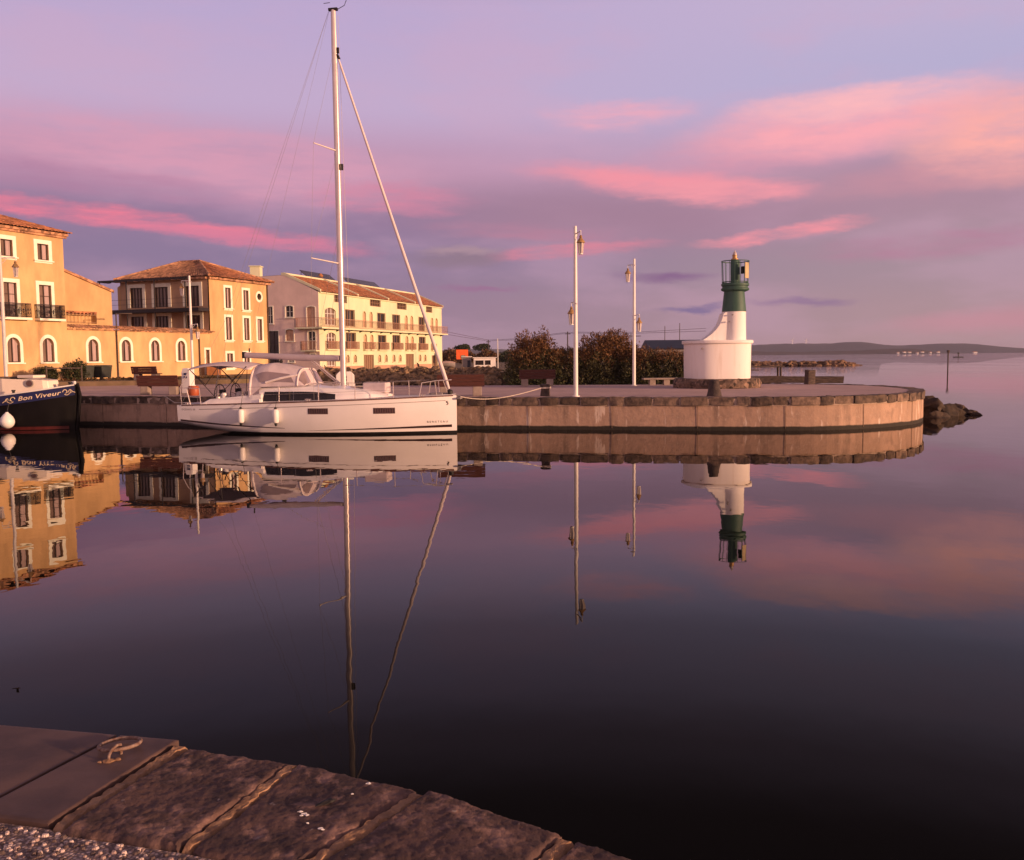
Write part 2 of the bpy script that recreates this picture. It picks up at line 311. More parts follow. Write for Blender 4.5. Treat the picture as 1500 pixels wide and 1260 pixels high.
# rough coping stone of the near quay
M_cope, n, l, b = special('rough_coping'); b.inputs['Roughness'].default_value = .85
g = n.new('ShaderNodeNewGeometry')
c = mixc(qn(6, (1, 1, 1), 9, .35, .62), (.125, .07, .058), (.05, .029, .027))
c = mixc(qn(9, (1, 1, 1), 9, .52, .66), c, (.26, .155, .125))
c = mixc(qn(3.2, (1, 1, 1), 8, .62, .70), c, (.20, .10, .055))
c = mixc(qn(17, (1, 1, 1), 4, .69, .73), c, (.26, .21, .19)); l.new(c, b.inputs['Base Color'])
nb = n.new('ShaderNodeTexNoise'); nb.inputs['Scale'].default_value = 34; nb.inputs['Detail'].default_value = 9; nb.inputs['Roughness'].default_value = .65; l.new(g.outputs['Position'], nb.inputs['Vector'])
bp = n.new('ShaderNodeBump'); bp.inputs['Strength'].default_value = .9; bp.inputs['Distance'].default_value = .008; l.new(nb.outputs[0], bp.inputs['Height']); l.new(bp.outputs[0], b.inputs['Normal'])

# ------------------------------------------------------------------ object helpers
ORG = {}
def thing(name, label, cat, loc=(0, 0, 0), rz=0.0, group=None, local=False):
    o = bpy.data.objects.new(name, None); o.empty_display_size = .3; COL.objects.link(o)
    o.location = loc; o.rotation_euler = (0, 0, rz); o['label'] = label; o['category'] = cat
    if group: o['group'] = group
    ORG[o] = Vector((0, 0, 0)) if local else Vector(loc)
    return o
def tag(o, label, cat, group=None):
    o['label'] = label; o['category'] = cat
    if group: o['group'] = group
    return o
def structure(o, label=None):
    o['kind'] = 'structure'
    if label: o['label'] = label
    return o
def kids(o): return [c for c in bpy.data.objects if c.parent == o]
def copy_tree(o, loc, rz, label, parent=None):
    def rec(src, par):
        c = src.copy(); COL.objects.link(c); c.parent = par
        for ch in kids(src): rec(ch, c)
        return c
    r_ = rec(o, None); r_.location = loc; r_.rotation_euler = (0, 0, rz); r_['label'] = label
    return r_

class MB:
    def __init__(s): s.bm = bmesh.new()
    def v(s, p): return s.bm.verts.new(p)
    def face(s, pts, mi=0):
        f = s.bm.faces.new([s.bm.verts.new(p) for p in pts]); f.material_index = mi; return f
    def box(s, c, d, rz=0.0, M=None, mi=0):
        hx, hy, hz = d[0]/2, d[1]/2, d[2]/2
        Mt = Matrix.Translation(c) @ (M if M is not None else Matrix.Rotation(rz, 4, 'Z'))
        vs = [s.bm.verts.new(Mt @ Vector((x*hx, y*hy, z*hz))) for z in (-1, 1) for (x, y) in ((-1, -1), (1, -1), (1, 1), (-1, 1))]
        for q in ((3, 2, 1, 0), (4, 5, 6, 7), (0, 1, 5, 4), (1, 2, 6, 5), (2, 3, 7, 6), (3, 0, 4, 7)):
            s.bm.faces.new([vs[i] for i in q]).material_index = mi
        return s
    def beam(s, p0, p1, w, h, mi=0):
        p0 = Vector(p0); p1 = Vector(p1); d = p1-p0; L = d.length
        if L < 1e-6: return s
        q = d.to_track_quat('X', 'Z').to_matrix().to_4x4()
        return s.box((p0+p1)/2, (L, w, h), M=q, mi=mi)
    def tube(s, pts, r, n=8, cap=True, closed=False, mi=0):
        pts = [Vector(p) for p in pts]; k = len(pts); rr = r if isinstance(r, (list, tuple)) else [r]*k
        rings = []; prev = None
        for i, p in enumerate(pts):
            if closed: t = pts[(i+1) % k]-pts[i-1]
            else: t = pts[min(i+1, k-1)]-pts[max(i-1, 0)]
            t.normalize()
            a = (Vector((0, 0, 1)) if abs(t.z) < .9 else Vector((1, 0, 0))) if prev is None else prev
            a = (a - t*a.dot(t)).normalized(); prev = a; b_ = t.cross(a)
            rings.append([s.bm.verts.new(p + (a*math.cos(2*PI*j/n) + b_*math.sin(2*PI*j/n))*rr[i]) for j in range(n)])
        for i in range(k if closed else k-1):
            A, B = rings[i], rings[(i+1) % k]
            for j in range(n): s.bm.faces.new((A[j], A[(j+1) % n], B[(j+1) % n], B[j])).material_index = mi
        if cap and not closed:
            s.bm.faces.new(rings[0][::-1]).material_index = mi; s.bm.faces.new(rings[-1]).material_index = mi
        return s
    def lathe(s, prof, n=24, c=(0, 0, 0), mi=0, ex=None):
        c = Vector(c); rings = []
        for (r, z) in prof:
            ring = []
            for j in range(n):
                a = 2*PI*j/n; ca, sa = math.cos(a), math.sin(a)
                if ex: k = (abs(ca)**ex + abs(sa)**ex)**(-1/ex)
                else: k = 1
                ring.append(s.bm.verts.new(c + Vector((r*k*ca, r*k*sa, z))))
            rings.append(ring)
        for A, B in zip(rings, rings[1:]):
            for j in range(n): s.bm.faces.new((A[j], A[(j+1) % n], B[(j+1) % n], B[j])).material_index = mi
        s.bm.faces.new(rings[0][::-1]).material_index = mi; s.bm.faces.new(rings[-1]).material_index = mi
        return s
    def prism(s, poly, z0, z1, mi=0):
        a = [s.bm.verts.new((p[0], p[1], z0)) for p in poly]; b_ = [s.bm.verts.new((p[0], p[1], z1)) for p in poly]; k = len(poly)
        s.bm.faces.new(a[::-1]).material_index = mi; s.bm.faces.new(b_).material_index = mi
        for i in range(k): s.bm.faces.new((a[i], a[(i+1) % k], b_[(i+1) % k], b_[i])).material_index = mi
        return s
    def extr(s, poly, vec, mi=0):
        vec = Vector(vec); a = [s.bm.verts.new(Vector(p)) for p in poly]; b_ = [s.bm.verts.new(Vector(p)+vec) for p in poly]; k = len(poly)
        s.bm.faces.new(a[::-1]).material_index = mi; s.bm.faces.new(b_).material_index = mi
        for i in range(k): s.bm.faces.new((a[i], a[(i+1) % k], b_[(i+1) % k], b_[i])).material_index = mi
        return s
    def grid(s, fn, nu, nv, mi=0):
        vs = [[s.bm.verts.new(fn(i/nu, j/nv)) for j in range(nv+1)] for i in range(nu+1)]
        for i in range(nu):
            for j in range(nv): s.bm.faces.new((vs[i][j], vs[i+1][j], vs[i+1][j+1], vs[i][j+1])).material_index = mi
        return vs
    def rock(s, c, d, seed, sub=3, amp=.28, rz=0.0, mi=0):
        ico = bmesh.ops.create_icosphere(s.bm, subdivisions=sub, radius=1.0)
        off = Vector((seed*3.7, seed*1.3, seed*2.1)); rot = Matrix.Rotation(rz, 3, 'Z')
        for v in ico['verts']:
            p = v.co.normalized(); k = 1 + amp*noise.noise(p*1.3+off)*1.5 + amp*.5*noise.noise(p*3.1+off)
            # flatten some facets so it reads as a broken stone
            q = p*k
            for ax in (Vector((.7, .3, .6)), Vector((-.5, .6, .5)), Vector((.1, -.8, .6)), Vector((.2, .1, 1))):
                ax = (ax + noise.noise_vector(off+ax)*.5).normalized(); e = q.dot(ax)
                if e > .72: q -= ax*(e-.72)*.8
            q = rot @ Vector((q.x*d[0], q.y*d[1], q.z*d[2])); v.co = q + Vector(c)
        for f in {f for v in ico['verts'] for f in v.link_faces}: f.material_index = mi
        return s
    def build(s, name, m, parent=None, smooth=False, bevel=0.0, doubles=False, normals=True):
        if doubles: bmesh.ops.remove_doubles(s.bm, verts=s.bm.verts, dist=1e-4)
        if normals: bmesh.ops.recalc_face_normals(s.bm, faces=s.bm.faces)
        org = Vector((0, 0, 0))
        if parent is not None: org = ORG[parent]
        if org.length: bmesh.ops.translate(s.bm, verts=s.bm.verts, vec=-org)
        me = bpy.data.meshes.new(name); s.bm.to_mesh(me); s.bm.free()
        for mm in (m if isinstance(m, (list, tuple)) else [m]): me.materials.append(mm)
        if smooth:
            me.polygons.foreach_set('use_smooth', [True]*len(me.polygons))
            me.set_sharp_from_angle(angle=R(40))
        o = bpy.data.objects.new(name, me); COL.objects.link(o)
        if parent is not None: o.parent = parent; ORG[o] = org
        if bevel:
            bv = o.modifiers.new('edge', 'BEVEL'); bv.width = bevel; bv.segments = 2; bv.limit_method = 'ANGLE'; bv.angle_limit = R(40)
        return o
def interp(x, xs, ys):
    if x <= xs[0]: return ys[0]
    for i in range(len(xs)-1):
        if x <= xs[i+1]:
            t = (x-xs[i])/(xs[i+1]-xs[i]); return ys[i]+(ys[i+1]-ys[i])*t
    return ys[-1]
def smooth_interp(x, xs, ys):
    if x <= xs[0]: return ys[0]
    if x >= xs[-1]: return ys[-1]
    for i in range(len(xs)-1):
        if x <= xs[i+1]:
            t = (x-xs[i])/(xs[i+1]-xs[i])
            def sl(k):
                if k <= 0: return (ys[1]-ys[0])/(xs[1]-xs[0])
                if k >= len(xs)-1: return (ys[-1]-ys[-2])/(xs[-1]-xs[-2])
                return (ys[k+1]-ys[k-1])/(xs[k+1]-xs[k-1])
            h = xs[i+1]-xs[i]; a, b_ = sl(i)*h, sl(i+1)*h
            return (2*t**3-3*t*t+1)*ys[i] + (t**3-2*t*t+t)*a + (-2*t**3+3*t*t)*ys[i+1] + (t**3-t*t)*b_
def catmull(P, k=6):
    out = []
    for i in range(len(P)-1):
        p0 = Vector(P[max(i-1, 0)]); p1 = Vector(P[i]); p2 = Vector(P[i+1]); p3 = Vector(P[min(i+2, len(P)-1)])
        for j in range(k):
            t = j/k
            out.append(.5*((2*p1)+(p2-p0)*t+(2*p0-5*p1+4*p2-p3)*t*t+(3*p1-p0-3*p2+p3)*t**3))
    out.append(Vector(P[-1])); return out

# ------------------------------------------------------------------ facade tools (s along the wall, z up, off = outwards)
class Wall:
    def __init__(s, O, d):
        s.O = Vector((O[0], O[1])); s.d = Vector((d[0], d[1])).normalized(); s.n = Vector((s.d.y, -s.d.x))
    def p(s, a, z, off=0.0):
        q = s.O + s.d*a + s.n*off; return Vector((q.x, q.y, z))
def opening(s0, z0, w, h, kind='rect'):
    if kind == 'rect': return [(s0, z0), (s0+w, z0), (s0+w, z0+h), (s0, z0+h)]
    if kind == 'circle': return [(s0+w/2+w/2*math.cos(2*PI*i/24), z0+h/2+h/2*math.sin(2*PI*i/24)) for i in range(24)]
    n_ = 12
    if kind == 'round': rise = w/2
    else: rise = w*.18
    zb = z0+h-rise; pts = [(s0, z0), (s0+w, z0)]
    for i in range(n_+1):
        a = PI*i/n_; pts.append((s0+w/2+w/2*math.cos(a), zb+rise*math.sin(a)))
    return pts
def panel(name, m, parent, F, outline, holes, reveal=.2):
    mb = MB(); bm = mb.bm; es = []
    for loop in [outline]+holes:
        vs = [bm.verts.new((a, z, 0)) for a, z in loop]
        es += [bm.edges.new((vs[i], vs[(i+1) % len(vs)])) for i in range(len(vs))]
    bmesh.ops.triangle_fill(bm, use_beauty=True, use_dissolve=False, edges=es)
    n3 = Vector((F.n.x, F.n.y, 0))
    for v in bm.verts: v.co = F.p(v.co.x, v.co.y)
    bm.normal_update()
    for f in bm.faces:
        if f.normal.dot(n3) < 0: f.normal_flip()
    for h in holes:
        for i in range(len(h)):
            a, b_ = h[i], h[(i+1) % len(h)]
            mb.face([F.p(*a, 0), F.p(*b_, 0), F.p(*b_, -reveal), F.p(*a, -reveal)])
    return mb.build(name, m, parent, normals=False)
def window(parent, F, s0, z0, w, h, kind='rect', fr=.2, sill=.0, frame_m=None, pane_m=None, cols=2, rows=1, depth=.17, proud=.035, sash_m=None,
           name='window', bar=.05, sill_out=.10, half=None):
    """surround (the part itself) with a pane and a sash as its sub-parts"""
    hole = opening(s0, z0, w, h, kind); frame_m = frame_m or M_trim; pane_m = pane_m or M_glass; sash_m = sash_m or M_wood
    mb = MB()
    outer = opening(s0-fr, z0-(fr if kind == 'circle' else sill), w+2*fr, h+fr+(fr if kind == 'circle' else sill), kind); k = len(hole)
    for i in range(k):
        j = (i+1) % k
        if kind != 'circle' and i == 0 and sill <= 0: continue
        mb.face([F.p(*outer[i], proud), F.p(*outer[j], proud), F.p(*hole[j], proud), F.p(*hole[i], proud)])
        mb.face([F.p(*outer[i], 0.0), F.p(*outer[j], 0.0), F.p(*outer[j], proud), F.p(*outer[i], proud)])
        mb.face([F.p(*hole[i], proud), F.p(*hole[j], proud), F.p(*hole[j], -.03), F.p(*hole[i], -.03)])
    if sill > 0 and kind != 'circle':
        a = F.p(s0-fr-.06, z0-.10, proud+.004); b_ = F.p(s0+w+fr+.06, z0-.10, proud+.004)
        mb.extr([a, b_, F.p(s0+w+fr+.06, z0-.02, proud+.004), F.p(s0-fr-.06, z0-.02, proud+.004)], Vector((F.n.x, F.n.y, 0))*sill_out)
    wo_ = mb.build(name, frame_m, parent)
    pb = MB(); pb.face([F.p(*q, -depth) for q in hole]); pb.build('pane', pane_m, wo_)
    if half is None: half = pane_m is M_curt and w < 1.2 and kind in ('rect', 'round')
    if half:
        hb = MB(); zt = z0+h-(w*.16 if kind == 'round' else .03); xa = s0+w*(.54 if kind == 'round' else .58); xb = s0+w-.03
        pts_ = [(xa, z0+.04), (xb, z0+.04), (xb, z0+h-w*.46 if kind == 'round' else zt), (xa+(xb-xa)*.55, zt-(w*.06 if kind == 'round' else 0)), (xa, z0+h-.03)]
        hb.face([F.p(*q, -depth+.006) for q in pts_]); hb.build('pale_half', M_half, wo_)  # paler strip over the right part of the pane
    sb = MB(); z1 = z0+h
    def bar_(sa, za, sb_, zb_): sb.extr([F.p(sa, za, -depth+.002), F.p(sb_, za, -depth+.002), F.p(sb_, zb_, -depth+.002), F.p(sa, zb_, -depth+.002)], Vector((F.n.x, F.n.y, 0))*.05)
    if kind == 'circle':
        bar_(s0+w/2-bar/2, z0+.03, s0+w/2+bar/2, z1-.03)
    else:
        bar_(s0+.01, z0+.01, s0+bar, z1-(w/2 if kind == 'round' else .02)); bar_(s0+w-bar, z0+.01, s0+w-.01, z1-(w/2 if kind == 'round' else .02))
        bar_(s0+bar, z0+.01, s0+w-bar, z0+.01+bar)
        top = z1-.03
        if kind == 'rect': bar_(s0+bar, z1-bar, s0+w-bar, z1-.012); top = z1-bar
        for c_ in range(1, cols):
            x = s0+w*c_/cols; wd = bar*1.5; bar_(x-wd/2, z0+bar+.01, x+wd/2, top-.001)
        for r_ in range(1, rows):
            zc = z0+h*r_/rows
            for c_ in range(cols):
                bar_(s0+w*c_/cols+bar*.76, zc-bar*.35, s0+w*(c_+1)/cols-bar*.76, zc+bar*.35)
    sb.build('sash', sash_m, wo_)
    return wo_
def tiled(name, m, parent, p00, p10, p11, p01, period=.26, amp=.035, step=.42, lap=.02):
    """barrel-tiled roof slope: p00-p10 is the eave, p01-p11 the ridge"""
    p00, p10, p11, p01 = map(Vector, (p00, p10, p11, p01))
    Lu = max((p10-p00).length, (p11-p01).length); Lv = max((p01-p00).length, .1)
    nr = (p10-p00).cross(p01-p00).normalized()
    if nr.z < 0: nr = -nr
    nu = max(6, int(Lu/period)*6); rows = max(1, int(Lv/step)); mb = MB()
    def P(u, v, dz):
        q = (p00*(1-u)+p10*u)*(1-v)+(p01*(1-u)+p11*u)*v
        x = u*Lu/period; k = abs(math.sin(PI*x))
        return q + nr*(amp*k*1.6 + dz)
    for r_ in range(rows):
        v0, v1 = r_/rows, (r_+1)/rows
        A = [mb.v(P(i/nu, v0, lap)) for i in range(nu+1)]; B = [mb.v(P(i/nu, min(1, v1+.02/rows), 0)) for i in range(nu+1)]
        C = [mb.v(P(i/nu, v0, -lap)) for i in range(nu+1)]
        for i in range(nu):
            mb.bm.faces.new((A[i], A[i+1], B[i+1], B[i])); mb.bm.faces.new((C[i], C[i+1], A[i+1], A[i]))
    return mb.build(name, m, parent, normals=False)
def railing(parent, pts, h, m, gap=.12, r=.012, name='railing', mid=False):
    mb = MB(); pts = [Vector(p) for p in pts]
    for a, b_ in zip(pts, pts[1:]):
        L = (b_-a).length; k = max(1, int(L/gap)); upv = Vector((0, 0, 1))
        mb.beam(a+upv*h, b_+upv*h, .05, .045); mb.beam(a+upv*.08, b_+upv*.08, .035, .03)
        if mid: mb.beam(a+upv*h*.55, b_+upv*h*.55, .03, .03)
        for i in range(k+1):
            q = a+(b_-a)*(i/k); mb.box(q+upv*(h*.5), (r*2, r*2, h-.06))
    return mb.build(name, m, parent)
def text_mesh(txt, size, spacing=1.0, bold=0.0, shear=0.0):
    cu = bpy.data.curves.new('lettering', 'FONT'); cu.body = txt; cu.size = size; cu.space_character = spacing; cu.offset = bold; cu.shear = shear
    o = bpy.data.objects.new('lettering', cu); COL.objects.link(o)
    dg = bpy.context.evaluated_depsgraph_get(); me = bpy.data.meshes.new_from_object(o.evaluated_get(dg))
    bpy.data.objects.remove(o); bpy.data.curves.remove(cu)
    return me
def lettering(parent, txt, size, fn, m, width=None, **k):
    me = text_mesh(txt, size, **k); xs = [v.co.x for v in me.vertices]; x0, x1 = min(xs), max(xs)
    sc = (width/(x1-x0)) if width else 1.0
    bm = bmesh.new(); bm.from_mesh(me); bpy.data.meshes.remove(me)
    bmesh.ops.subdivide_edges(bm, edges=[e for e in bm.edges if e.calc_length() > .08], cuts=1)
    for v in bm.verts: v.co = fn((v.co.x-x0)*sc, v.co.y)
    mb = MB(); mb.bm.free(); mb.bm = bm
    return mb.build('lettering', m, parent, normals=False)

# ================================================================== SETTING
Q = 1.22          # quay top above the water
# water
mb = MB(); mb.face([(-6000, -60, 0), (6000, -60, 0), (6000, 8000, 0), (-6000, 8000, 0)]); structure(mb.build('water', M_water))

# far pier outline, traced in plan: harbour front, round head, back edge
edge_pts = [(-46, 47.4, 0), (-30, 42.9, 0), (-18.3, 39.9, 0), (-9.5, 37.55, 0), (-1.3, 35.5, 0), (3.85, 34.5, 0), (8, 33.75, 0), (11.2, 33.5, 0), (13.7, 34.4, 0),
            (15.75, 36.0, 0), (17.15, 38.3, 0), (17.95, 40.9, 0), (18.1, 43.4, 0), (17.4, 46.0, 0), (15.7, 48.1, 0), (13.4, 49.6, 0)]
edge = catmull(edge_pts, 8)
cum = [0.0]
for a, b_ in zip(edge, edge[1:]): cum.append(cum[-1]+(b_-a).length)
def on_edge(s):
    for i in range(len(cum)-1):
        if s <= cum[i+1]:
            t = (s-cum[i])/(cum[i+1]-cum[i]); p = edge[i].lerp(edge[i+1], t); d = (edge[i+1]-edge[i]).normalized(); return p, d
    return edge[-1], (edge[-1]-edge[-2]).normalized()
qw = thing('quay_wall', 'long weathered concrete quay wall with rough coping stones and a rounded pier head', 'quay wall', (0, 36, 0))
mb = MB()
def qface(u, v):
    p, d = on_edge(u*cum[-1]); n_ = Vector((d.y, -d.x, 0)); return p + n_*(-.02*v) + Vector((0, 0, -1.5 + v*(Q-.30+1.5)))
mb.grid(qface, 160, 6); mb.build('wall_face', M_quay, qw, normals=False); s0_j = next(c for c, p in zip(cum, edge) if p.x > -20.5)
M_brjoint = mat('stained_joint', (.20, .135, .095), .9, var=.3, vs=5)
for k_ in range(15):     # vertical pour joints of the concrete
    p, d = on_edge(s0_j+2.0+k_*3.15); n_ = Vector((d.y, -d.x, 0)); mb = MB(); mb.box(p+n_*.0+Vector((0, 0, .50)), (.014, .012, .84), rz=math.atan2(d.y, d.x)); mb.build('pour_joint', M_brjoint, qw)
# coping stones, one by one
s0 = next(c for c, p in zip(cum, edge) if p.x > -20.5); s = s0; i = 0
while s < cum[-1]-.2:
    ln = random.uniform(.50, 1.15); ln = min(ln, cum[-1]-s); p, d = on_edge(s+ln/2); n_ = Vector((d.y, -d.x, 0)); ang = math.atan2(d.y, d.x)
    mb = MB(); hh = .30+random.uniform(-.02, .015); dep = .62+random.uniform(-.05, .05); prot = random.uniform(.03, .08)
    cc = p - n_*(dep/2-prot) + Vector((0, 0, Q+.012-hh/2+random.uniform(-.008, .012)))
    mb.box(cc, (ln-.055, dep, hh), rz=ang)
    bmesh.ops.subdivide_edges(mb.bm, edges=mb.bm.edges, cuts=3, use_grid_fill=True)
    for v in mb.bm.verts:
        v.co += noise.noise_vector(v.co*3.1+Vector((i, 0, 0)))*.035
        loc = v.co-cc; e_ = d*loc.dot(d)
        if abs(loc.dot(d)) > ln*.4: v.co -= Vector((0, 0, loc.z))*.09; v.co -= n_*max(0, loc.dot(n_))*.08
    mb.build('coping_stone', M_basalt, qw, smooth=True); s += ln; i += 1
mb = MB()      # mortar bed behind the coping joints
def mbed(u, v):
    p, d = on_edge(u*cum[-1]); n_ = Vector((d.y, -d.x, 0))
    prof = [(.0, Q-.31), (.02, Q-.05), (-.55, Q-.005)]; q = prof[min(2, int(v*2+.5))]; return p+n_*q[0]+Vector((0, 0, q[1]))
mb.grid(mbed, 160, 2); mb.build('mortar_bed', mat('pale_mortar', (.42, .31, .24), .9, var=.2, vs=6), qw, normals=False)

# paved pier top
back = [(13.4, 49.6), (9, 49.5), (4, 49.9), (-.5, 50.4), (-8, 52.2), (-16, 56.5), (-18, 66), (-24, 78), (-34, 80), (-60, 80), (-60, 50)]
inner = []
for i in range(0, len(edge)):
    d = (edge[min(i+1, len(edge)-1)]-edge[max(i-1, 0)]).normalized(); inner.append((edge[i].x-d.y*.5, edge[i].y+d.x*.5))
mb = MB(); bm = mb.bm
ring = [bm.verts.new((x, y, Q)) for x, y in inner+back]
es = [bm.edges.new((ring[i], ring[(i+1) % len(ring)])) for i in range(len(ring))]
bmesh.ops.triangle_fill(bm, use_beauty=True, edges=es)
for f in bm.faces:
    if f.normal.z < 0: f.normal_flip()
for a, b_ in zip(back[:6], back[1:7]): mb.face([(a[0], a[1], Q), (b_[0], b_[1], Q), (b_[0], b_[1], -1.5), (a[0], a[1], -1.5)])
structure(mb.build('plaza', M_plaza, normals=False))
mb = MB(); mb.prism([(-1, 62.5), (4, 61.6), (12, 60.8), (15.5, 62), (16, 68), (-1, 69)], -1.5, .34); structure(mb.build('bush_bank', M_earth))
# paving joints in the plaza (thin darker strips)
# land behind
land = [(-60, 50), (-24, 60), (-17, 66), (-14, 76), (-7, 74), (-3, 71), (0, 67.5), (13, 66), (17, 72), (21, 95), (26, 130), (30, 200), (20, 420), (0, 700), (-150, 1500), (-2600, 1500), (-2600, 50)]
mb = MB(); bm = mb.bm
ring = [bm.verts.new((x, y, Q-.012)) for x, y in land]
es = [bm.edges.new((ring[i], ring[(i+1) % len(ring)])) for i in range(len(ring))]
bmesh.ops.triangle_fill(bm, use_beauty=True, edges=es)
for f in bm.faces:
    if f.normal.z < 0: f.normal_flip()
for i in range(len(land)):
    a, b_ = land[i], land[(i+1) % len(land)]; mb.face([(a[0], a[1], Q-.012), (b_[0], b_[1], Q-.012), (b_[0], b_[1], -1.5), (a[0], a[1], -1.5)])
structure(mb.build('ground', M_earth, normals=False))
# raised verge in front of the yellow buildings, held by a low kerb
vz = 1.50
verge = [(-60, 52.0), (-38, 53.2), (-27.5, 56.0), (-18.5, 58.0), (-14.8, 63), (-15.5, 82), (-20, 90), (-60, 90)]
mb = MB(); mb.prism(verge, Q-.5, vz)
bmesh.ops.subdivide_edges(mb.bm, edges=[e for e in mb.bm.edges if e.calc_length() > 3], cuts=6)
structure(mb.build('verge', M_earth))
# far shore and hills
def ridge(name, pts, depth, m, base=-1.0, seed=0, rough=1.0):
    mb = MB(); xs = [p[0] for p in pts]; zs = [p[2] for p in pts]; ys = [p[1] for p in pts]; n_ = 220
    prof = [(-.45, 0.0), (-.38, .12), (-.27, .42), (-.15, .75), (-.05, .96), (0, 1.0), (.12, .9), (.35, .5), (.6, 0.0)]
    def fn(u, v):
        x = xs[0]+(xs[-1]-xs[0])*u; y = smooth_interp(x, xs, ys); z = smooth_interp(x, xs, zs)
        k = int(round(v*(len(prof)-1))); f, h = prof[k]
        zz_ = z*h*(1+.10*rough*noise.noise(Vector((x*.008+seed, k*.7, 0)))+.05*rough*noise.noise(Vector((x*.04+seed, k*1.3, 2))))
        return Vector((x, y+f*depth, base+max(0, zz_)))
    mb.grid(fn, n_, len(prof)-1); return structure(mb.build(name, m, normals=False, smooth=True))
D = 3300; k = D/1350
def hx(px): return (px-750)*k
def hz(px, py): return (522.2-(px-750)*.0092-py)*k+1.5
ridge('hills', [(hx(p), D, hz(p, q)) for p, q in ((-300, 522), (200, 518), (560, 516), (640, 513), (690, 511), (760, 511.5), (840, 513), (900, 510), (985, 509), (1060, 506.5), (1110, 504.5), (1150, 503.5),
       (1200, 503.2), (1255, 501.2), (1290, 504.5), (1315, 506.2), (1340, 504.6), (1370, 502.6), (1410, 502.6), (1440, 505.2), (1480, 508.6), (1540, 510.5), (1620, 507), (1800, 509), (2100, 513))], 700, M_hill, seed=4)
D = 2300; k = D/1350
ridge('far_shore', [(hx(p), D, max(1.0, hz(p, q)+.5)) for p, q in ((300, 521), (700, 516), (900, 515), (1060, 513), (1110, 514.6), (1180, 515.2), (1230, 513.6), (1270, 511.6), (1300, 510.2), (1330, 509.8), (1352, 512), (1368, 515.4),
       (1400, 516.2), (1450, 516.4), (1500, 515.6), (1560, 514), (1800, 514))], 160, M_shore, seed=9, rough=2.5)

# ------------------------------------------------------------------ the near quay under the photographer
NQ = 1.24
ne = [(-30, 8.6), (-12, 5.6), (-5, 4.45), (-2.243, 3.904), (-1.660, 3.757), (-1.389, 3.691), (-1.325, 3.625), (-.858, 3.467), (-.349, 3.227), (.162, 2.906), (.70, 2.54), (1.22, 2.13), (2.2, 1.2), (4.4, -1.6), (7, -7)]
def inset(P, dist):
    out = []
    for i, p in enumerate(P):
        a = Vector(P[max(i-1, 0)]); b_ = Vector(P[min(i+1, len(P)-1)]); d = (b_-a).normalized(); out.append((p[0]+d.y*dist, p[1]-d.x*dist))
    return out
nq = thing('quay_wall', 'rough dark stone kerb of the near quay edge with pale orange mortar joints', 'quay wall', (0, 3, 0))
mb = MB(); P = inset(ne, .03)
for a, b_ in zip(P, P[1:]): mb.face([(a[0], a[1], NQ-.28), (b_[0], b_[1], NQ-.28), (b_[0], b_[1], -1.5), (a[0], a[1], -1.5)])
mb.build('wall_face', M_quay, nq)
def stone(a0, a1, b0, b1, seed, name, m, rough, z=0.0, gap=.014):
    """block between outer edge a0-a1 and inner edge b0-b1"""
    a0, a1, b0, b1 = [Vector((*q, 0)) for q in (a0, a1, b0, b1)]
    u = (a1-a0).normalized(); a0 = a0+u*gap; a1 = a1-u*gap; u2 = (b1-b0).normalized(); b0 = b0+u2*gap; b1 = b1-u2*gap
    nu, nv = 60, 76; mb = MB(); H = .34
    def hgt(p):
        return rough*(.012*noise.noise(p*2.4+Vector((seed, 0, 0)))+.005*noise.noise(p*9+Vector((0, seed, 0)))+.0035*noise.noise(p*30)+.004*noise.noise(p*75)-.016*max(0, noise.noise(p*7.5+Vector((seed, seed, 3)))-.38))
    def fn(i, j):
        fu, fv = i/nu, j/nv; p = (a0*(1-fu)+a1*fu)*(1-fv)+(b0*(1-fu)+b1*fu)*fv
        e_ = min(fu, 1-fu, fv*1.3, (1-fv)*1.3); rd = max(0, .045-e_)/.045
        p2 = p+noise.noise_vector(p*9+Vector((seed, 3, 1)))*.010*rough*(1 if rd > 0 else .2)
        p2 += noise.noise_vector(p*24+Vector((seed, 3, 1)))*.010*rough*(1 if rd > 0 else .0)
        p2.z = NQ+z+hgt(p)-(.016*rd*rd*rough if rough > .2 else .006*rd**4)
        return p2
    top = [[mb.v(fn(i, j)) for j in range(nv+1)] for i in range(nu+1)]
    for i in range(nu):
        for j in range(nv): mb.bm.faces.new((top[i][j], top[i][j+1], top[i+1][j+1], top[i+1][j]))
    rim = [top[i][0] for i in range(nu+1)]+[top[nu][j] for j in range(1, nv+1)]+[top[i][nv] for i in range(nu-1, -1, -1)]+[top[0][j] for j in range(nv-1, 0, -1)]
    low = []
    for q in rim:
        c_ = Vector((q.co.x, q.co.y, NQ-H)); low.append(mb.v(c_+noise.noise_vector(c_*5)*.01*rough))
    for i in range(len(rim)): mb.bm.faces.new((rim[i], rim[(i+1) % len(rim)], low[(i+1) % len(rim)], low[i]))
    return mb.build(name, m, nq, smooth=True)
stone((-5, 4.45), (-1.657, 3.745), (-5.15, 3.66), (-1.90, 3.075), 1, 'coping_slab', M_slab, .06)
stone((-1.660, 3.745), (-1.372, 3.685), (-1.905, 3.085), (-1.57, 3.005), 2, 'coping_slab', M_slab, .05)
stone((-1.33, 3.625), (-.858, 3.467), (-1.535, 2.965), (-1.075, 2.845), 3, 'coping_stone', M_cope, 1.0)
stone((-.845, 3.463), (-.349, 3.227), (-1.05, 2.842), (-.69, 2.71), 4, 'coping_stone', M_cope, .85, -.004)
stone((-.325, 3.215), (.162, 2.906), (-.665, 2.70), (-.15, 2.36), 5, 'coping_stone', M_cope, 1.0, .004)
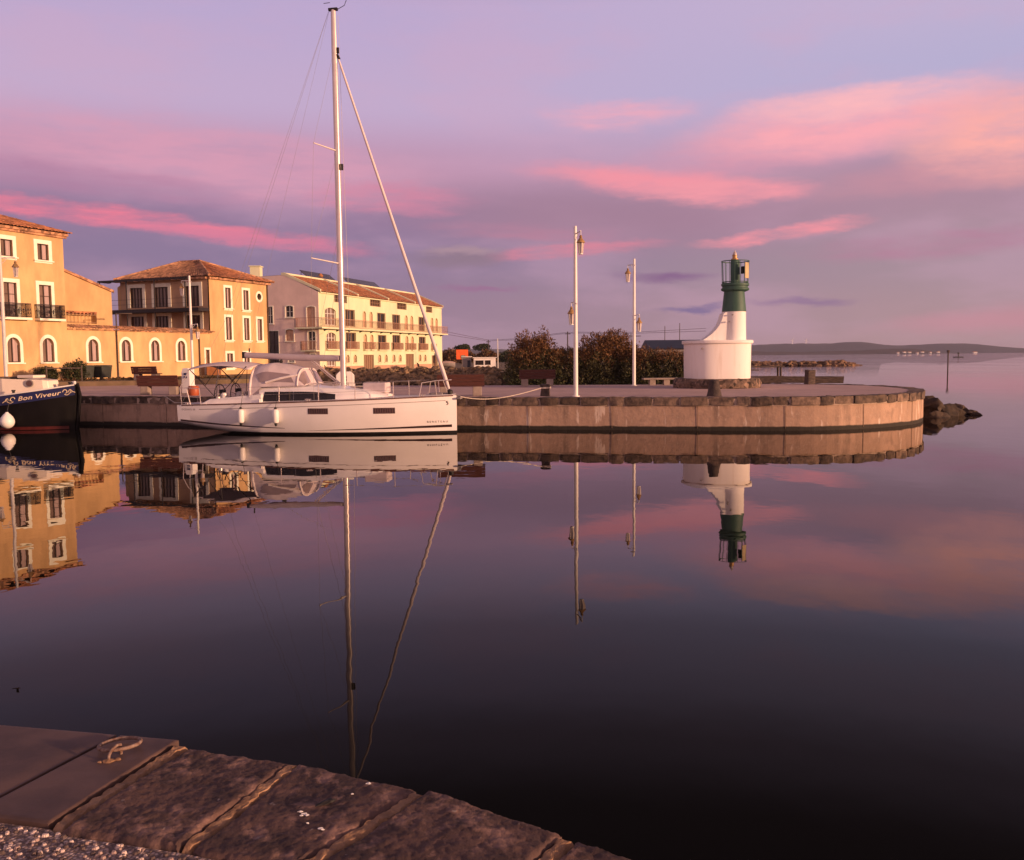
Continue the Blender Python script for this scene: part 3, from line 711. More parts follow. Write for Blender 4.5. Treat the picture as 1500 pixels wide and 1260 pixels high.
stone((.185, 2.89), (.70, 2.54), (-.13, 2.34), (.35, 1.99), 6, 'coping_stone', M_cope, 1.0, -.006)
stone((.72, 2.52), (1.22, 2.13), (.37, 1.97), (.82, 1.60), 7, 'coping_stone', M_cope, 1.0)
stone((1.24, 2.11), (2.2, 1.2), (.84, 1.58), (1.62, .85), 8, 'coping_stone', M_cope, 1.0)
def joint(a, b_, w0, seed):
    a = Vector((*a, 0)); b_ = Vector((*b_, 0)); d = (b_-a).normalized(); sd_ = Vector((-d.y, d.x, 0)); mb = MB()
    n1, n2 = 70, 5
    def fn(u, v):
        p = a.lerp(b_, u); wv = w0*(1+.7*noise.noise(Vector((u*14, seed, 0))))
        brk = max(0, noise.noise(Vector((u*9, seed*5.1, 2)))-.12)*.06; q = p+sd_*((v-.5)*2*wv+.008*noise.noise(Vector((u*22, seed, 5)))); k_ = 1-abs(v-.5)*2
        q.z = NQ-.030+.025*min(1, k_*2.2)-brk*.3-.03*max(0, abs(u-.5)*2-.93)/.07+.004*noise.noise(q*42)+.005*noise.noise(q*19+Vector((seed, 0, 0))); return q
    mb.grid(fn, n1, 8); mb.build('mortar_joint', M_mortar, nq, smooth=True)
joint((-1.352, 3.655), (-1.552, 2.985), .034, 1); joint((-.852, 3.468), (-1.065, 2.84), .032, 2); joint((-.337, 3.222), (-.68, 2.70), .034, 3)
joint((.172, 2.90), (-.142, 2.35), .034, 4); joint((.71, 2.53), (.36, 1.98), .032, 5)
mb = MB(); P0 = inset(ne, .04); P1 = inset(ne, .80)
for a, b_, c_, d_ in zip(P0, P0[1:], P1[1:], P1): mb.face([(a[0], a[1], NQ-.06), (b_[0], b_[1], NQ-.06), (c_[0], c_[1], NQ-.06), (d_[0], d_[1], NQ-.06)])
mb.build('mortar_bed', M_mortar, nq)
P1 = inset(ne, .74); P2 = inset(ne, 2.6)
mb = MB(); gp = [(-30, 7.6), (-12, 4.7), (-5.15, 3.64), (-1.90, 3.075), (-1.57, 2.995), (-1.535, 2.960), (-1.065, 2.835), (-.68, 2.70), (-.142, 2.35), (.36, 1.98), (.83, 1.59), (1.62, .85), (3.7, -1.9), (6, -7.5), (6, -14), (-30, -14)]
bm = mb.bm; ring = [bm.verts.new((x, y, NQ-.018)) for x, y in gp]; es = [bm.edges.new((ring[i], ring[(i+1) % len(ring)])) for i in range(len(ring))]
bmesh.ops.triangle_fill(bm, use_beauty=True, edges=es)
for f in bm.faces:
    if f.normal.z < 0: f.normal_flip()
structure(mb.build('near_ground', M_gravel, normals=False))
# bird droppings and a dead leaf on the second rough block
def top_z(x, y):
    return max((Vector((v.co.x, v.co.y+3, 0))-Vector((x, y, 0))).length < .02 and v.co.z or -9 for o in bpy.data.objects if o.name.startswith('coping_stone') and o.parent == nq for v in o.data.vertices)
mb = MB()
for x_, y_, r_ in ((-.744, 3.071, .013), (-.728, 3.058, .017), (-.735, 3.046, .010), (-.715, 3.048, .011), (-.649, 2.954, .014), (-.640, 2.945, .010), (-.539, 3.277, .016), (-.585, 3.19, .008), (-.70, 2.99, .007)):
    mb.rock((x_, y_, top_z(x_, y_)), (r_*.62, r_*.45, .003), int(-x_*1000) % 50, 2, .6)
mb.build('bird_dropping', M_white, nq)
tag(MB().rock((-.662, 3.133, top_z(-.662, 3.133)+.006), (.034, .016, .007), 5, 2, .6, .7).build('dead_leaf', M_tape), 'black curled dead leaf lying on the second rough coping stone', 'leaf')
# loose gravel stones lying on it near the kerb
mb = MB(); rg = random.Random(5)
for i in range(2600):
    x = rg.uniform(-2.4, -.3); y = rg.uniform(2.35, 3.15)
    lim = interp(x, [-5.15, -1.9, -1.575, -1.065, -.68, -.142], [3.64, 3.07, 2.99, 2.835, 2.70, 2.35])
    if y > lim-.015: continue
    r_ = rg.uniform(.005, .011); c_ = Vector((x, y, NQ-.018+r_*.3)); nn = 6
    topv = [c_+Vector((math.cos(2*PI*j/nn+i)*r_*rg.uniform(.5, .8), math.sin(2*PI*j/nn+i)*r_*rg.uniform(.5, .8), r_*.55)) for j in range(nn)]
    lowv = [c_+Vector((math.cos(2*PI*j/nn+i)*r_, math.sin(2*PI*j/nn+i)*r_, -r_*.3)) for j in range(nn)]
    mi = rg.randrange(3); T = [mb.v(p) for p in topv]; L_ = [mb.v(p) for p in lowv]
    mb.bm.faces.new(T).material_index = mi
    for j in range(nn): mb.bm.faces.new((L_[j], L_[(j+1) % nn], T[(j+1) % nn], T[j])).material_index = mi
o = mb.build('gravel', [mat('gravel_pale', (.58, .46, .41), .8, var=.2, vs=60), mat('gravel_mid', (.36, .26, .23), .8, var=.2, vs=60), mat('gravel_dark', (.10, .07, .065), .8, var=.2, vs=60)])
o['kind'] = 'stuff'; o['label'] = 'loose pale gravel along the near kerb'
# mooring ring lying over its staple on the smooth slab
mr_ = thing('mooring_ring', 'pale iron mooring ring lying on the smooth dark slab by the water', 'mooring ring', (-1.585, 3.545, NQ), 0, local=True)
mb = MB(); pts = []
for i in range(40):
    a = 2*PI*i/40; x, y = .078*math.cos(a), .078*math.sin(a); pts.append((x+.0, y+.042, .024+.05*x-.10*y))
mb.tube(pts, .0075, 10, closed=True); mb.build('ring', M_ring, mr_, smooth=True)
mb = MB(); mb.tube([(.0, -.065, -.01), (.0, -.06, .02), (.006, -.045, .038), (.016, -.022, .046), (.022, -.004, .042), (.022, .002, .02), (.02, .002, -.01)], .006, 10)
mb.build('staple', M_ring, mr_, smooth=True)
mb = MB(); mb.rock((0, -.065, .002), (.026, .018, .009), 3, 2); mb.rock((.03, -.05, .002), (.014, .012, .007), 4, 2); mb.rock((-.03, -.075, .002), (.010, .008, .005), 6, 2); mb.build('mortar_plug', M_mortar, mr_, smooth=True)

# ------------------------------------------------------------------ rocks, breakwater, jetty, water marks
R_ = [((18.55, 41.0, .38), (.6, .65, .62), 1, 'tall dark mossy boulder hard against the rounded pier head'), ((19.35, 41.0, .12), (.7, .65, .48), 2, 'brown slanting boulder in the middle of the rocks off the pier head'),
      ((20.2, 41.6, .12), (.42, .4, .46), 3, 'dark knobbly boulder standing between the brown rock and the outer slab'), ((20.6, 41.4, .0), (.62, .42, .28), 4, 'low flat dark rock furthest out from the pier head'),
      ((18.65, 40.0, -.12), (.6, .5, .42), 5, 'small wet rock at the waterline in front of the brown boulder')]
for c_, d_, sd_, lb in R_:
    o = tag(MB().rock(c_, d_, sd_, 4, .45, sd_*1.3).build('boulder', M_rock, smooth=True), lb, 'boulder', 'rocks off the pier head')
# breakwater: one heaped rubble ridge far out
mb = MB(); rg = random.Random(11)
for i in range(420):
    u = rg.random(); x = 34+u*43.5; h = 1.9 if u < .96 else 1.2
    layer = rg.random(); y = 210+rg.uniform(-2.2, 2.2)*(1.15-layer)
    mb.rock((x, y, layer*h*.48), (rg.uniform(.35, .85), rg.uniform(.5, .9), rg.uniform(.25, .5)), i, 2, .4, rg.uniform(0, 6))
for i in range(9): mb.rock((74.3+rg.uniform(-1.5, 1.2), 209.5+rg.uniform(-1, 1), rg.uniform(.1, .9)), (.9, .8, .6), 300+i, 2, .4, i)
mb.rock((78.6, 210, -.1), (1.4, .8, .5), 320, 2, .4); tag(mb.build('breakwater', M_rocktan), 'low tan rubble breakwater lying in the water behind the lighthouse', 'breakwater')
jt = thing('jetty', 'dark timber jetty on posts between the pier and the breakwater', 'jetty', (29, 111, 0))
mb = MB(); mb.box((28.2, 111, 1.30), (8.8, 1.6, .14)); mb.box((27.4, 110.4, .88), (4.4, .16, .12)); mb.build('deck', M_timber, jt)
for x in (25, 28, 32.2):
    for y in (110.4, 111.6):
        mb = MB(); mb.tube([(x, y, -1.2), (x, y, 1.23)], .13, 8); mb.build('post', M_timber, jt)
mb = MB(); mb.box((28.2, 110.37, .10), (8.7, .12, .16)); mb.build('waling_beam', M_timber, jt)
mb = MB(); mb.tube([(63.8, 135, -2), (63.8, 135, 3.0)], .09, 10); mb.tube([(63.8, 135, 2.75), (63.8, 135, 3.1)], .2, 10); tag(mb.build('channel_post', M_timber), 'tall timber channel post standing alone in the open water', 'post')
fm = thing('floating_marker', 'small dark flat float with an upright mark far out on the lagoon', 'marker', (237, 490, 0))
mb = MB(); mb.box((237, 490, .22), (4.6, 2.2, .5)); mb.build('float', M_tape, fm, bevel=.1)
mb = MB(); mb.tube([(237, 490, .47), (237, 490, 2.6)], .3, 8); mb.box((237, 490, 2.2), (.9, .3, .9)); mb.build('upright_mark', M_tape, fm)
# far houses along the shore
D = 2250; k = D/1350
houses = [(1288, 9, 'low pale house leftmost in the lagoon shore village'), (1297, 12, 'terracotta and white house second along the lagoon shore village'), (1304, 13, 'bright white house near the left end of the shore village'), (1315, 8, 'small grey house between two white ones on the far shore'),
          (1322, 12, 'long white house in the middle of the shore village'), (1333, 9, 'pinkish house near the right end of the shore village'), (1344, 12, 'bright white house at the right end of the shore village'), (1395, 18, 'broad white shed alone on the low shore behind the channel post'),
          (1486, 12, 'white house on the low spit at the far right shore')]
for px, w_, lb in houses:
    x = (px-750)*k; hh_ = (px*7 % 5)*.5; o = thing('far_house', lb, 'house', (x, D-105, 0), 0, 'houses on the far shore')
    mb = MB(); mb.box((x, D-105, 1.6+hh_), (w_*.5, 8, 2.6)); mb.build('wall', M_white, o)
    mb = MB(); mb.extr([(x-w_*.25-.4, D-109.5, 2.85+hh_), (x-w_*.25-.4, D-100.5, 2.85+hh_), (x-w_*.25-.4, D-105, 4.3+hh_)], (w_*.5+.8, 0, 0)); mb.build('roof', M_tile, o)
for px, lb in ((1160, 'white wind turbine left of the other on the far ridge'), (1180, 'white wind turbine right of the other on the far ridge')):
    D2 = 3280; x = (px-750)*D2/1350; z0 = hz(px, 503.5)*D2/2300*1.0; z0 = (522.2-(px-750)*.0092-503.4)*D2/1350+1
    o = thing('wind_turbine', lb, 'wind turbine', (x, D2, z0), 0, 'wind turbines on the ridge')
    mb = MB(); mb.tube([(x, D2, z0-3), (x, D2, z0+13)], [1.1, .7], 8); mb.build('tower', M_white, o)
    mb = MB(); mb.box((x, D2-1.5, z0+13.3), (2.4, 4, 2.2)); mb.build('nacelle', M_white, o)
    for a in (20, 140, 260): mb = MB(); mb.tube([(x, D2-3.8, z0+13.3), (x+9*math.sin(R(a)), D2-3.8, z0+13.3+9*math.cos(R(a)))], [.9, .3], 6); mb.build('blade', M_white, o)
# timber baulk and post at the back of the pier
mb = MB(); mb.box((14.1, 49.2, Q+.19), (6.9, .42, .36), rz=R(-8)); bmesh.ops.subdivide_edges(mb.bm, edges=mb.bm.edges, cuts=10, use_grid_fill=True)
for v in mb.bm.verts: v.co += noise.noise_vector(v.co*1.7)*.06
tag(mb.build('timber_baulk', M_timber, smooth=True), 'long weathered timber baulk lying along the back of the pier', 'timber')
mb = MB(); mb.box((15.4, 47.6, Q+.36), (.40, .40, .74), rz=R(12)); bmesh.ops.subdivide_edges(mb.bm, edges=mb.bm.edges, cuts=4, use_grid_fill=True)
for v in mb.bm.verts: v.co += noise.noise_vector(v.co*2.5)*.05
tag(mb.build('bollard', M_timber, smooth=True), 'square dark bollard standing in front of the timber baulk', 'bollard', 'bollards on the pier')
mb = MB(); mb.box((17.1, 41.9, Q+.05), (.45, 3.2, .12), rz=R(8)); bmesh.ops.subdivide_edges(mb.bm, edges=mb.bm.edges, cuts=6, use_grid_fill=True)
for v in mb.bm.verts: v.co += noise.noise_vector(v.co*2)*.04

# ================================================================== LIGHTHOUSE
lh = thing('lighthouse', 'small white and green harbour lighthouse on a round stone plinth', 'lighthouse', (9.85, 44.3, Q), 0, local=True)
mb = MB(); mb.lathe([(2.04, 0), (2.08, .2), (2.0, .44)], 64)
bmesh.ops.subdivide_edges(mb.bm, edges=[e for e in mb.bm.edges if abs(e.verts[0].co.z-e.verts[1].co.z) > .1], cuts=4)
for v in mb.bm.verts: v.co += noise.noise_vector(v.co*4.5)*.06
mb.build('stone_plinth', M_rub, lh, smooth=True)
mb = MB(); mb.lathe([(1.50, .40), (1.51, 1.0), (1.52, 2.085)], 72, ex=2.9); mb.build('drum_base', M_light, lh, smooth=True, bevel=.015)
mb = MB(); mb.lathe([(1.59, 2.085), (1.61, 2.11), (1.61, 2.21), (1.58, 2.24)], 72, ex=2.9); mb.build('roof_slab', M_light, lh, smooth=True)
TX = .80
mb = MB(); mb.lathe([(.575, 2.24), (.56, 3.0), (.555, 3.60)], 48, (TX, 0, 0)); mb.build('tower', M_light, lh, smooth=True)
mb = MB(); prof = [(.32, 3.58), (.20, 3.50), (.13, 3.25), (.02, 2.98), (-.14, 2.76), (-.34, 2.56), (-.56, 2.39), (-.80, 2.24), (.5, 2.24), (.5, 3.58)]
mb.extr([(x, -.42, z) for x, z in prof], (0, .84, 0)); mb.build('buttress', M_light, lh, bevel=.02)
mb = MB(); mb.lathe([(.570, 3.60), (.555, 3.75), (.51, 4.2), (.475, 4.58)], 48, (TX, 0, 0)); mb.build('green_tower', M_green, lh, smooth=True)
GX = .84
mb = MB(); mb.lathe([(.50, 4.55), (.63, 4.60), (.655, 4.64), (.655, 4.70), (.60, 4.73), (.60, 4.80), (.65, 4.83), (.65, 4.92), (.60, 4.95)], 48, (GX, 0, 0)); mb.build('gallery', M_green, lh, smooth=True)
mb = MB()
for z, r_ in ((5.98, .64), (5.0, .60)):
    mb.tube([(GX+r_*math.cos(2*PI*i/40), r_*math.sin(2*PI*i/40), z) for i in range(40)], .022, 6, closed=True)
for i in range(16): a = 2*PI*(i+.3)/16; mb.tube([(GX+.60*math.cos(a), .60*math.sin(a), 4.9), (GX+.64*math.cos(a), .64*math.sin(a), 5.98)], .011, 6)
mb.build('cage', M_green, lh)
mb = MB(); mb.lathe([(.19, 4.94), (.19, 6.02), (.16, 6.06)], 24, (GX-.03, 0, 0)); mb.tube([(GX-.03+.19, -.06, 4.96), (GX-.03+.19, -.06, 6.0)], .035, 8); mb.build('column', M_green, lh, smooth=True)
mb = MB(); mb.lathe([(.17, 6.06), (.17, 6.10), (.11, 6.12), (.11, 6.26), (.13, 6.28)], 20, (GX-.03, 0, 0)); mb.build('beacon_base', M_copper, lh, smooth=True)
mb = MB(); mb.lathe([(.09, 6.28), (.095, 6.35), (.06, 6.41), (.028, 6.43), (.024, 6.49), (.005, 6.50)], 20, (GX-.03, 0, 0)); mb.build('beacon_lamp', M_lglass, lh, smooth=True)
mb = MB(); mb.box((GX+.44, -.42, 5.52), (.27, .04, .74), rz=R(38)); mb.build('solar_plate', mat('tan_plate', (.50, .38, .20), .5, var=.1, vs=4), lh, bevel=.01)
mb = MB(); mb.box((GX+.30, -.22, 5.55), (.12, .2, .34)); mb.build('battery_box', M_tape, lh, bevel=.01)

for x, z in ((TX-.20, 3.44), (TX-.34, 3.12)): mb = MB(); mb.tube([(x, -.50, z), (x, -.58, z)], .035, 10); mb.build('fitting', M_grymtl, lh)
mb = MB(); mb.tube([(-1.0, -1.38, 1.86), (-1.0, -1.475, 1.86)], .04, 10); mb.build('vent', M_grymtl, lh)
# ================================================================== STREET LAMPS
def make_lamp(label, loc, rz):
    t = thing('street_lamp', label, 'street lamp', loc, rz, 'white street lamps on the quay', local=True)
    mb = MB(); mb.tube([(0, 0, 0), (0, 0, 2.2), (0, 0, 4.6), (0, 0, 6.46), (0, 0, 6.52)], [.088, .080, .070, .060, .05], 14); mb.tube([(0, 0, 0), (0, 0, .035)], .15, 14); mb.build('pole', M_pole, t, smooth=True)
    for sgn, zt, L in ((1, 6.22, .66), (-1, 3.62, .52)):
        br = MB(); br.tube([(-sgn*.14, 0, zt-.06), (0, 0, zt), (sgn*L, 0, zt+.03)], .024, 8); br.tube([(sgn*L, 0, zt+.03), (sgn*(L+.02), 0, zt-.06), (sgn*L, 0, zt-.14)], .014, 6)
        br.tube([(sgn*.05, 0, zt-.25), (sgn*.25, 0, zt-.07), (sgn*.3, 0, zt+.01)], .012, 6); b_ = br.build('arm', M_pole, t, smooth=True)
        x = sgn*L; ln = MB(); ln.lathe([(.02, zt-.12), (.045, zt-.15), (.06, zt-.19), (.04, zt-.21), (.105, zt-.30), (.16, zt-.38), (.165, zt-.405), (.12, zt-.415)], 16, (x, 0, 0)); h_ = ln.build('lantern_hood', M_copper, t, smooth=True)
        gl = MB(); gl.lathe([(.112, zt-.42), (.072, zt-.80)], 6, (x, 0, 0)); gl.build('lantern_glass', M_lglass, h_)
        fr = MB()
        for j in range(6): a = 2*PI*j/6; fr.tube([(x+.120*math.cos(a), .120*math.sin(a), zt-.42), (x+.079*math.cos(a), .079*math.sin(a), zt-.81)], .009, 5)
        fr.lathe([(.086, zt-.84), (.086, zt-.81)], 12, (x, 0, 0)); fr.build('lantern_frame', M_pole, h_)
    return t
lp = make_lamp('tall white lamp post with two lanterns at the harbour edge right of the yacht', (2.49, 35.75, Q), R(-76))
copy_tree(lp, (6.36, 47.9, Q), R(112), 'white lamp post with two lanterns in front of the autumn bushes near the lighthouse')
copy_tree(lp, (-19.05, 55.2, Q), R(152), 'white lamp post with two lanterns in front of the yellow house with pergola')
copy_tree(lp, (-23.15, 42.3, Q), R(4), 'white lamp post with lantern behind the dark barge at the left edge')

# ================================================================== BENCHES
def make_bench(label, loc, rz):
    t = thing('bench', label, 'bench', loc, rz, 'wooden benches on concrete legs', local=True)
    for x in (-.66, .66):
        mb = MB(); mb.box((x, .0, .19), (.36, .44, .38)); mb.box((x, .16, .52), (.30, .10, .5), M=Matrix.Rotation(R(-12), 4, 'X')); mb.build('leg', M_conc, t, bevel=.02)
    mb = MB()
    for k_ in range(4): mb.box((0, -.235+k_*.13, .405), (1.9, .118, .05))
    mb.build('seat', M_benchw, t, bevel=.006)
    mb = MB()
    for k_ in range(3): mb.box((0, .232+.034*k_, .505+k_*.148), (1.9, .045, .138), M=Matrix.Rotation(R(-12), 4, 'X'))
    mb.build('backrest', M_benchw, t, bevel=.006)
    return t
bn = make_bench('dark wood bench on the quay between the barge and the yacht', (-15.85, 41.6, Q), R(176))
copy_tree(bn, (-23.3, 59.0, vz), R(164), 'smaller looking bench further back on the verge behind the other bench')
copy_tree(bn, (-2.05, 37.3, Q), R(181), 'dark wood bench right beside the yacht bow pulpit')
copy_tree(bn, (1.35, 48.6, Q), R(180), 'dark red bench against the autumn bushes behind the roped bollard')
copy_tree(bn, (-18.6, 93.5, Q), R(100), 'bench by the corner of the cream apartment row')
copy_tree(bn, (-11.6, 117, Q), R(100), 'bench along the middle of the cream apartment row')
sb = thing('stone_bench', 'low flat pale stone bench beside the lighthouse plinth', 'bench', (7.85, 48.6, Q), R(3), local=True)
mb = MB(); mb.box((0, 0, .33), (1.9, .5, .09)); mb.build('seat', M_conc, sb, bevel=.015)
for x in (-.45, .3): mb = MB(); mb.box((x, 0, .142), (.3, .4, .284)); mb.build('leg', M_conc, sb)

# ================================================================== BOLLARDS, ROPE, PEDESTALS
bo = thing('bollard', 'dark stone bollard with a pale mooring rope looped round it', 'bollard', (1.33, 36.4, Q), 0, 'bollards on the pier', local=True)
mb = MB(); mb.lathe([(.20, 0), (.185, .12), (.175, .26), (.20, .34), (.215, .42), (.17, .47)], 20)
for v in mb.bm.verts: v.co += noise.noise_vector(v.co*6)*.02
mb.build('stone_body', M_bollard, bo, smooth=True)
mb = MB(); mb.lathe([(.29, 0), (.24, .2), (.20, .48), (.17, .6), (.10, .63)], 20, (7.66, 34.85, Q))
for v in mb.bm.verts: v.co += noise.noise_vector(v.co*6)*.02
tag(mb.build('bollard', M_bollard, smooth=True), 'tapered dark stone bollard standing in front of the lighthouse', 'bollard', 'bollards on the pier')
mb = MB(); A = Vector((-2.15, 34.12, 1.40)); B = Vector((1.18, 36.25, 1.55)); pts = []
for i in range(25): t = i/24; p = A.lerp(B, t); p.z -= .26*4*t*(1-t)*(.7+.6*(1-t)); pts.append(p)
for i in range(20): a = math.atan2(-.15, -.15)+2*PI*i/20*1.6; pts.append(Vector((1.33+.215*math.cos(a), 36.4+.215*math.sin(a), 1.53+.0025*i)))
mb.tube(pts, .016, 8); tag(mb.build('mooring_rope', M_rope, smooth=True), 'pale mooring rope sagging from the yacht bow to the stone bollard', 'rope')
mb = MB(); mb.tube([(-12.5, 35.9, 1.12), (-13.6, 37.2, 1.05), (-14.5, 38.6, Q+.03), (-14.7, 38.9, Q+.05)], .014, 6); tag(mb.build('mooring_rope', M_rope), 'stern mooring rope running from the yacht to the quay edge', 'rope')
def pedestal(label, loc, w_, h_, rz):
    t = thing('power_pedestal', label, 'power pedestal', loc, rz, 'white power pedestals on the quay', local=True)
    mb = MB(); mb.extr([(-w_/2, -.16, 0), (w_/2, -.16, 0), (w_/2, -.16, h_*.86), (w_*.32, -.16, h_), (-w_*.32, -.16, h_), (-w_/2, -.16, h_*.86)], (0, .32, 0)); mb.build('cabinet', M_white, t, bevel=.02)
    for z in (h_*.78, h_*.66): mb = MB(); mb.box((0, -.172, z), (.15, .03, .10)); mb.build('socket', M_blue, t, bevel=.01)
    mb = MB(); mb.box((0, 0, .03), (w_+.08, .4, .06)); mb.build('footing', M_conc, t)
    return t
pedestal('narrow white power pedestal with two dark sockets behind the yacht stern', (-14.6, 41.6, Q), .42, 1.18, R(-14))
pedestal('broad white power pedestal just behind the yacht mast', (-6.85, 38.0, Q), .74, 1.02, R(10))
mb = MB(); mb.lathe([(.20, 0), (.24, .1), (.25, .34), (.20, .42)], 20, (-13.9, 40.3, Q)); tag(mb.build('bucket', M_orange, smooth=True), 'round orange tub standing on the quay behind the yacht stern', 'tub')

# ================================================================== BINS, PLANTERS, SHRUBS BY THE YELLOW WALL
def wheelie(label, loc, rz, m):
    t = thing('waste_bin', label, 'bin', loc, rz, 'large bins in front of the yellow wall', local=True)
    mb = MB(); a = [(-.44, -.36), (.44, -.36), (.44, .36), (-.44, .36)]; b_ = [(-.50, -.42), (.50, -.42), (.50, .42), (-.50, .42)]
    for i in range(4): j = (i+1) % 4; mb.face([(*a[i], .16), (*a[j], .16), (*b_[j], 0.86), (*b_[i], 0.86)])
    mb.face([(*q, .16) for q in a[::-1]]); mb.face([(*q, 0.86) for q in b_]); mb.build('body', m, t, bevel=.02)
    mb = MB(); mb.extr([(-.53, -.46, .864), (-.53, .46, .864), (-.53, .42, .96), (-.53, -.1, .98), (-.53, -.42, .92)], (1.06, 0, 0)); mb.build('lid', m, t, bevel=.02)
    for x in (-.36, .36):
        for y in (-.26, .26): mb = MB(); mb.tube([(x-.04, y, .085), (x+.04, y, .085)], .08, 12); mb.build('wheel', M_tape, t)
    return t
wb = wheelie('dark green lidded waste bin with a small white notice', (-27.75, 59.9, vz), R(-20), M_bin)
mb = MB(); mb.box((.22, -.41, .58), (.13, .012, .2), M=Matrix.Rotation(R(6), 4, 'X')); mb.build('notice', M_white, wb)
copy_tree(wb, (-26.9, 60.6, vz), R(-24), 'grey green waste bin on the right of the pair')
for c in list(kids(bpy.data.objects['waste_bin.001'])):
    if c.name.startswith('notice'): bpy.data.objects.remove(c)
pt = thing('planter', 'terracotta planter by the doorway of the yellow house', 'planter', (-24.0, 74.5, vz), 0, local=True)
mb = MB(); mb.box((0, 0, .45), (.9, .9, .9)); mb.build('tub', M_terra, pt, bevel=.04)
mb = MB(); mb.box((0, 0, .93), (.98, .98, .08)); mb.build('rim', M_terra, pt, bevel=.02)

LEAF = {}
def leaves(mb, c, rad, count, size, rg, mis, shape=(1, 1, 1), tip=.8, gaps=.0, seed=0):
    """leaf-sized faces through the volume of one clump, denser towards its skin"""
    c = Vector(c)
    for i in range(count):
        d = Vector((rg.gauss(0, 1), rg.gauss(0, 1), rg.gauss(0, 1))).normalized(); k_ = rg.uniform(.25, 1.0)**.45
        bumpy = 1+.32*noise.noise(d*2.2+Vector((seed, seed*.7, 0)))+.16*noise.noise(d*5+Vector((0, seed, 0)))
        p = c+Vector((d.x*rad[0], d.y*rad[1], d.z*rad[2]))*k_*bumpy
        if noise.noise(p*1.9+Vector((0, 0, seed))) < gaps-.35: continue
        a = (d*.5+Vector((rg.uniform(-1, 1), rg.uniform(-1, 1), rg.uniform(-.3, 1.3)))*tip).normalized()
        b_ = a.cross(Vector((rg.uniform(-1, 1), rg.uniform(-1, 1), rg.uniform(-1, 1)))).normalized(); s_ = size*rg.uniform(.6, 1.4)
        a *= s_*shape[0]; b_ *= s_*shape[1]
        f = mb.bm.faces.new([mb.v(p-a*.5), mb.v(p+b_*.5), mb.v(p+a*.5), mb.v(p-b_*.5)]); f.material_index = mis(p, rg)
def bush(name, label, cat, base, clumps, count, size, mats, mis, group=None, seed=1, stems=5, shape=(1.6, .55, 1), gaps=.0):
    t = thing(name, label, cat, base, 0, group); rg = random.Random(seed); bx, by, bz = base
    mb = MB(); tot = sum(r_[0]*r_[1]*r_[2] for _, r_ in clumps)
    for i, (c_, r_) in enumerate(clumps):
        leaves(mb, (bx+c_[0], by+c_[1], bz+c_[2]), r_, int(count*r_[0]*r_[1]*r_[2]/tot), size, rg, mis, shape, seed=seed+i*1.7, gaps=gaps)
    mb.build('foliage', mats, t, normals=False)
    mb = MB()
    for i in range(stems):
        c_, r_ = clumps[i % len(clumps)]; a = rg.uniform(0, 6.28); x0, y0 = bx+c_[0]*.5+.2*math.cos(a), by+c_[1]*.5+.2*math.sin(a)
        top = Vector((bx+c_[0]+rg.uniform(-.5, .5)*r_[0], by+c_[1]+rg.uniform(-.5, .5)*r_[1], bz+c_[2]+.5*r_[2]))
        mid = Vector((x0, y0, bz)).lerp(top, .5)+Vector((rg.uniform(-.2, .2), rg.uniform(-.2, .2), .1))
        mb.tube([(x0, y0, bz-.1), mid, top], [.07, .045, .015], 6)
    mb.build('stem', M_bark, t)
    return t
tam = [M_lolive, M_lrust, M_lgreen]
def tamarisk(z_split, k_=.55):
    def mis(p, rg):
        h = (p.z-.3)/z_split + .35*noise.noise(p*1.1) + rg.uniform(-.25, .25)
        return 1 if h > 1.0 else (0 if h > .35 else 2)  # autumn russet above, dark green below; sunlit top and shade put into colour
    return mis
def big_bush(name, label, cat, base, clumps, count, size, *a):
    cl = [((c[0]*1.25, c[1]*1.25, c[2]*1.36), (r_[0]*1.25, r_[1]*1.25, r_[2]*1.36)) for c, r_ in clumps]
    rr2 = random.Random(int(base[0]*100)); main = list(cl)
    for i in range(16):     # loose sprays breaking the outline
        c_, r_ = main[i % len(main)]; d = Vector((rr2.uniform(-1, 1), rr2.uniform(-1, .4), rr2.uniform(.1, 1))).normalized(); k_ = rr2.uniform(.95, 1.2)
        cl.append(((c_[0]+d.x*r_[0]*k_, c_[1]+d.y*r_[1]*k_, c_[2]+d.z*r_[2]*k_), tuple(rr2.uniform(.22, .5) for _ in range(3))))
    return bush(name, label, cat, base, cl, int(count*1.1), size*1.2, *a)
B0 = (1.75, 52.0, Q)
big_bush('tamarisk_bush', 'big rounded autumn bush at the left end of the row behind the bench', 'bush', (1.49, 64.40, .3), [((-.1, 0, 1.5), (1.35, 1.2, 1.4)), ((.55, .2, 1.9), (.95, 1.0, .95)), ((-.75, -.1, .9), (.95, 1.0, .95)), ((.1, .1, 2.15), (.8, .8, .62)), ((1.15, 0, 1.2), (.7, .9, 1.0)), ((.1, 0, .55), (1.6, .9, .65)), ((-.6, 0, 2.5), (.35, .4, .45)), ((.5, .1, 2.75), (.3, .3, .35))], 24000, .085, tam, tamarisk(2.3), 'autumn bushes beyond the pier', 3)
big_bush('tamarisk_bush', 'low dark bush filling the gap behind the front lamp post', 'bush', (3.97, 64.50, .3), [((0, 0, 1.0), (1.2, 1.0, 1.12)), ((.8, .1, 1.15), (.9, .9, 1.1)), ((-.7, .2, 1.15), (.9, .8, 1.0)), ((-1.2, 0, .7), (.8, .8, .8)), ((1.3, 0, .7), (.8, .8, .8))], 18000, .08, tam, tamarisk(2.2), 'autumn bushes beyond the pier', 5)
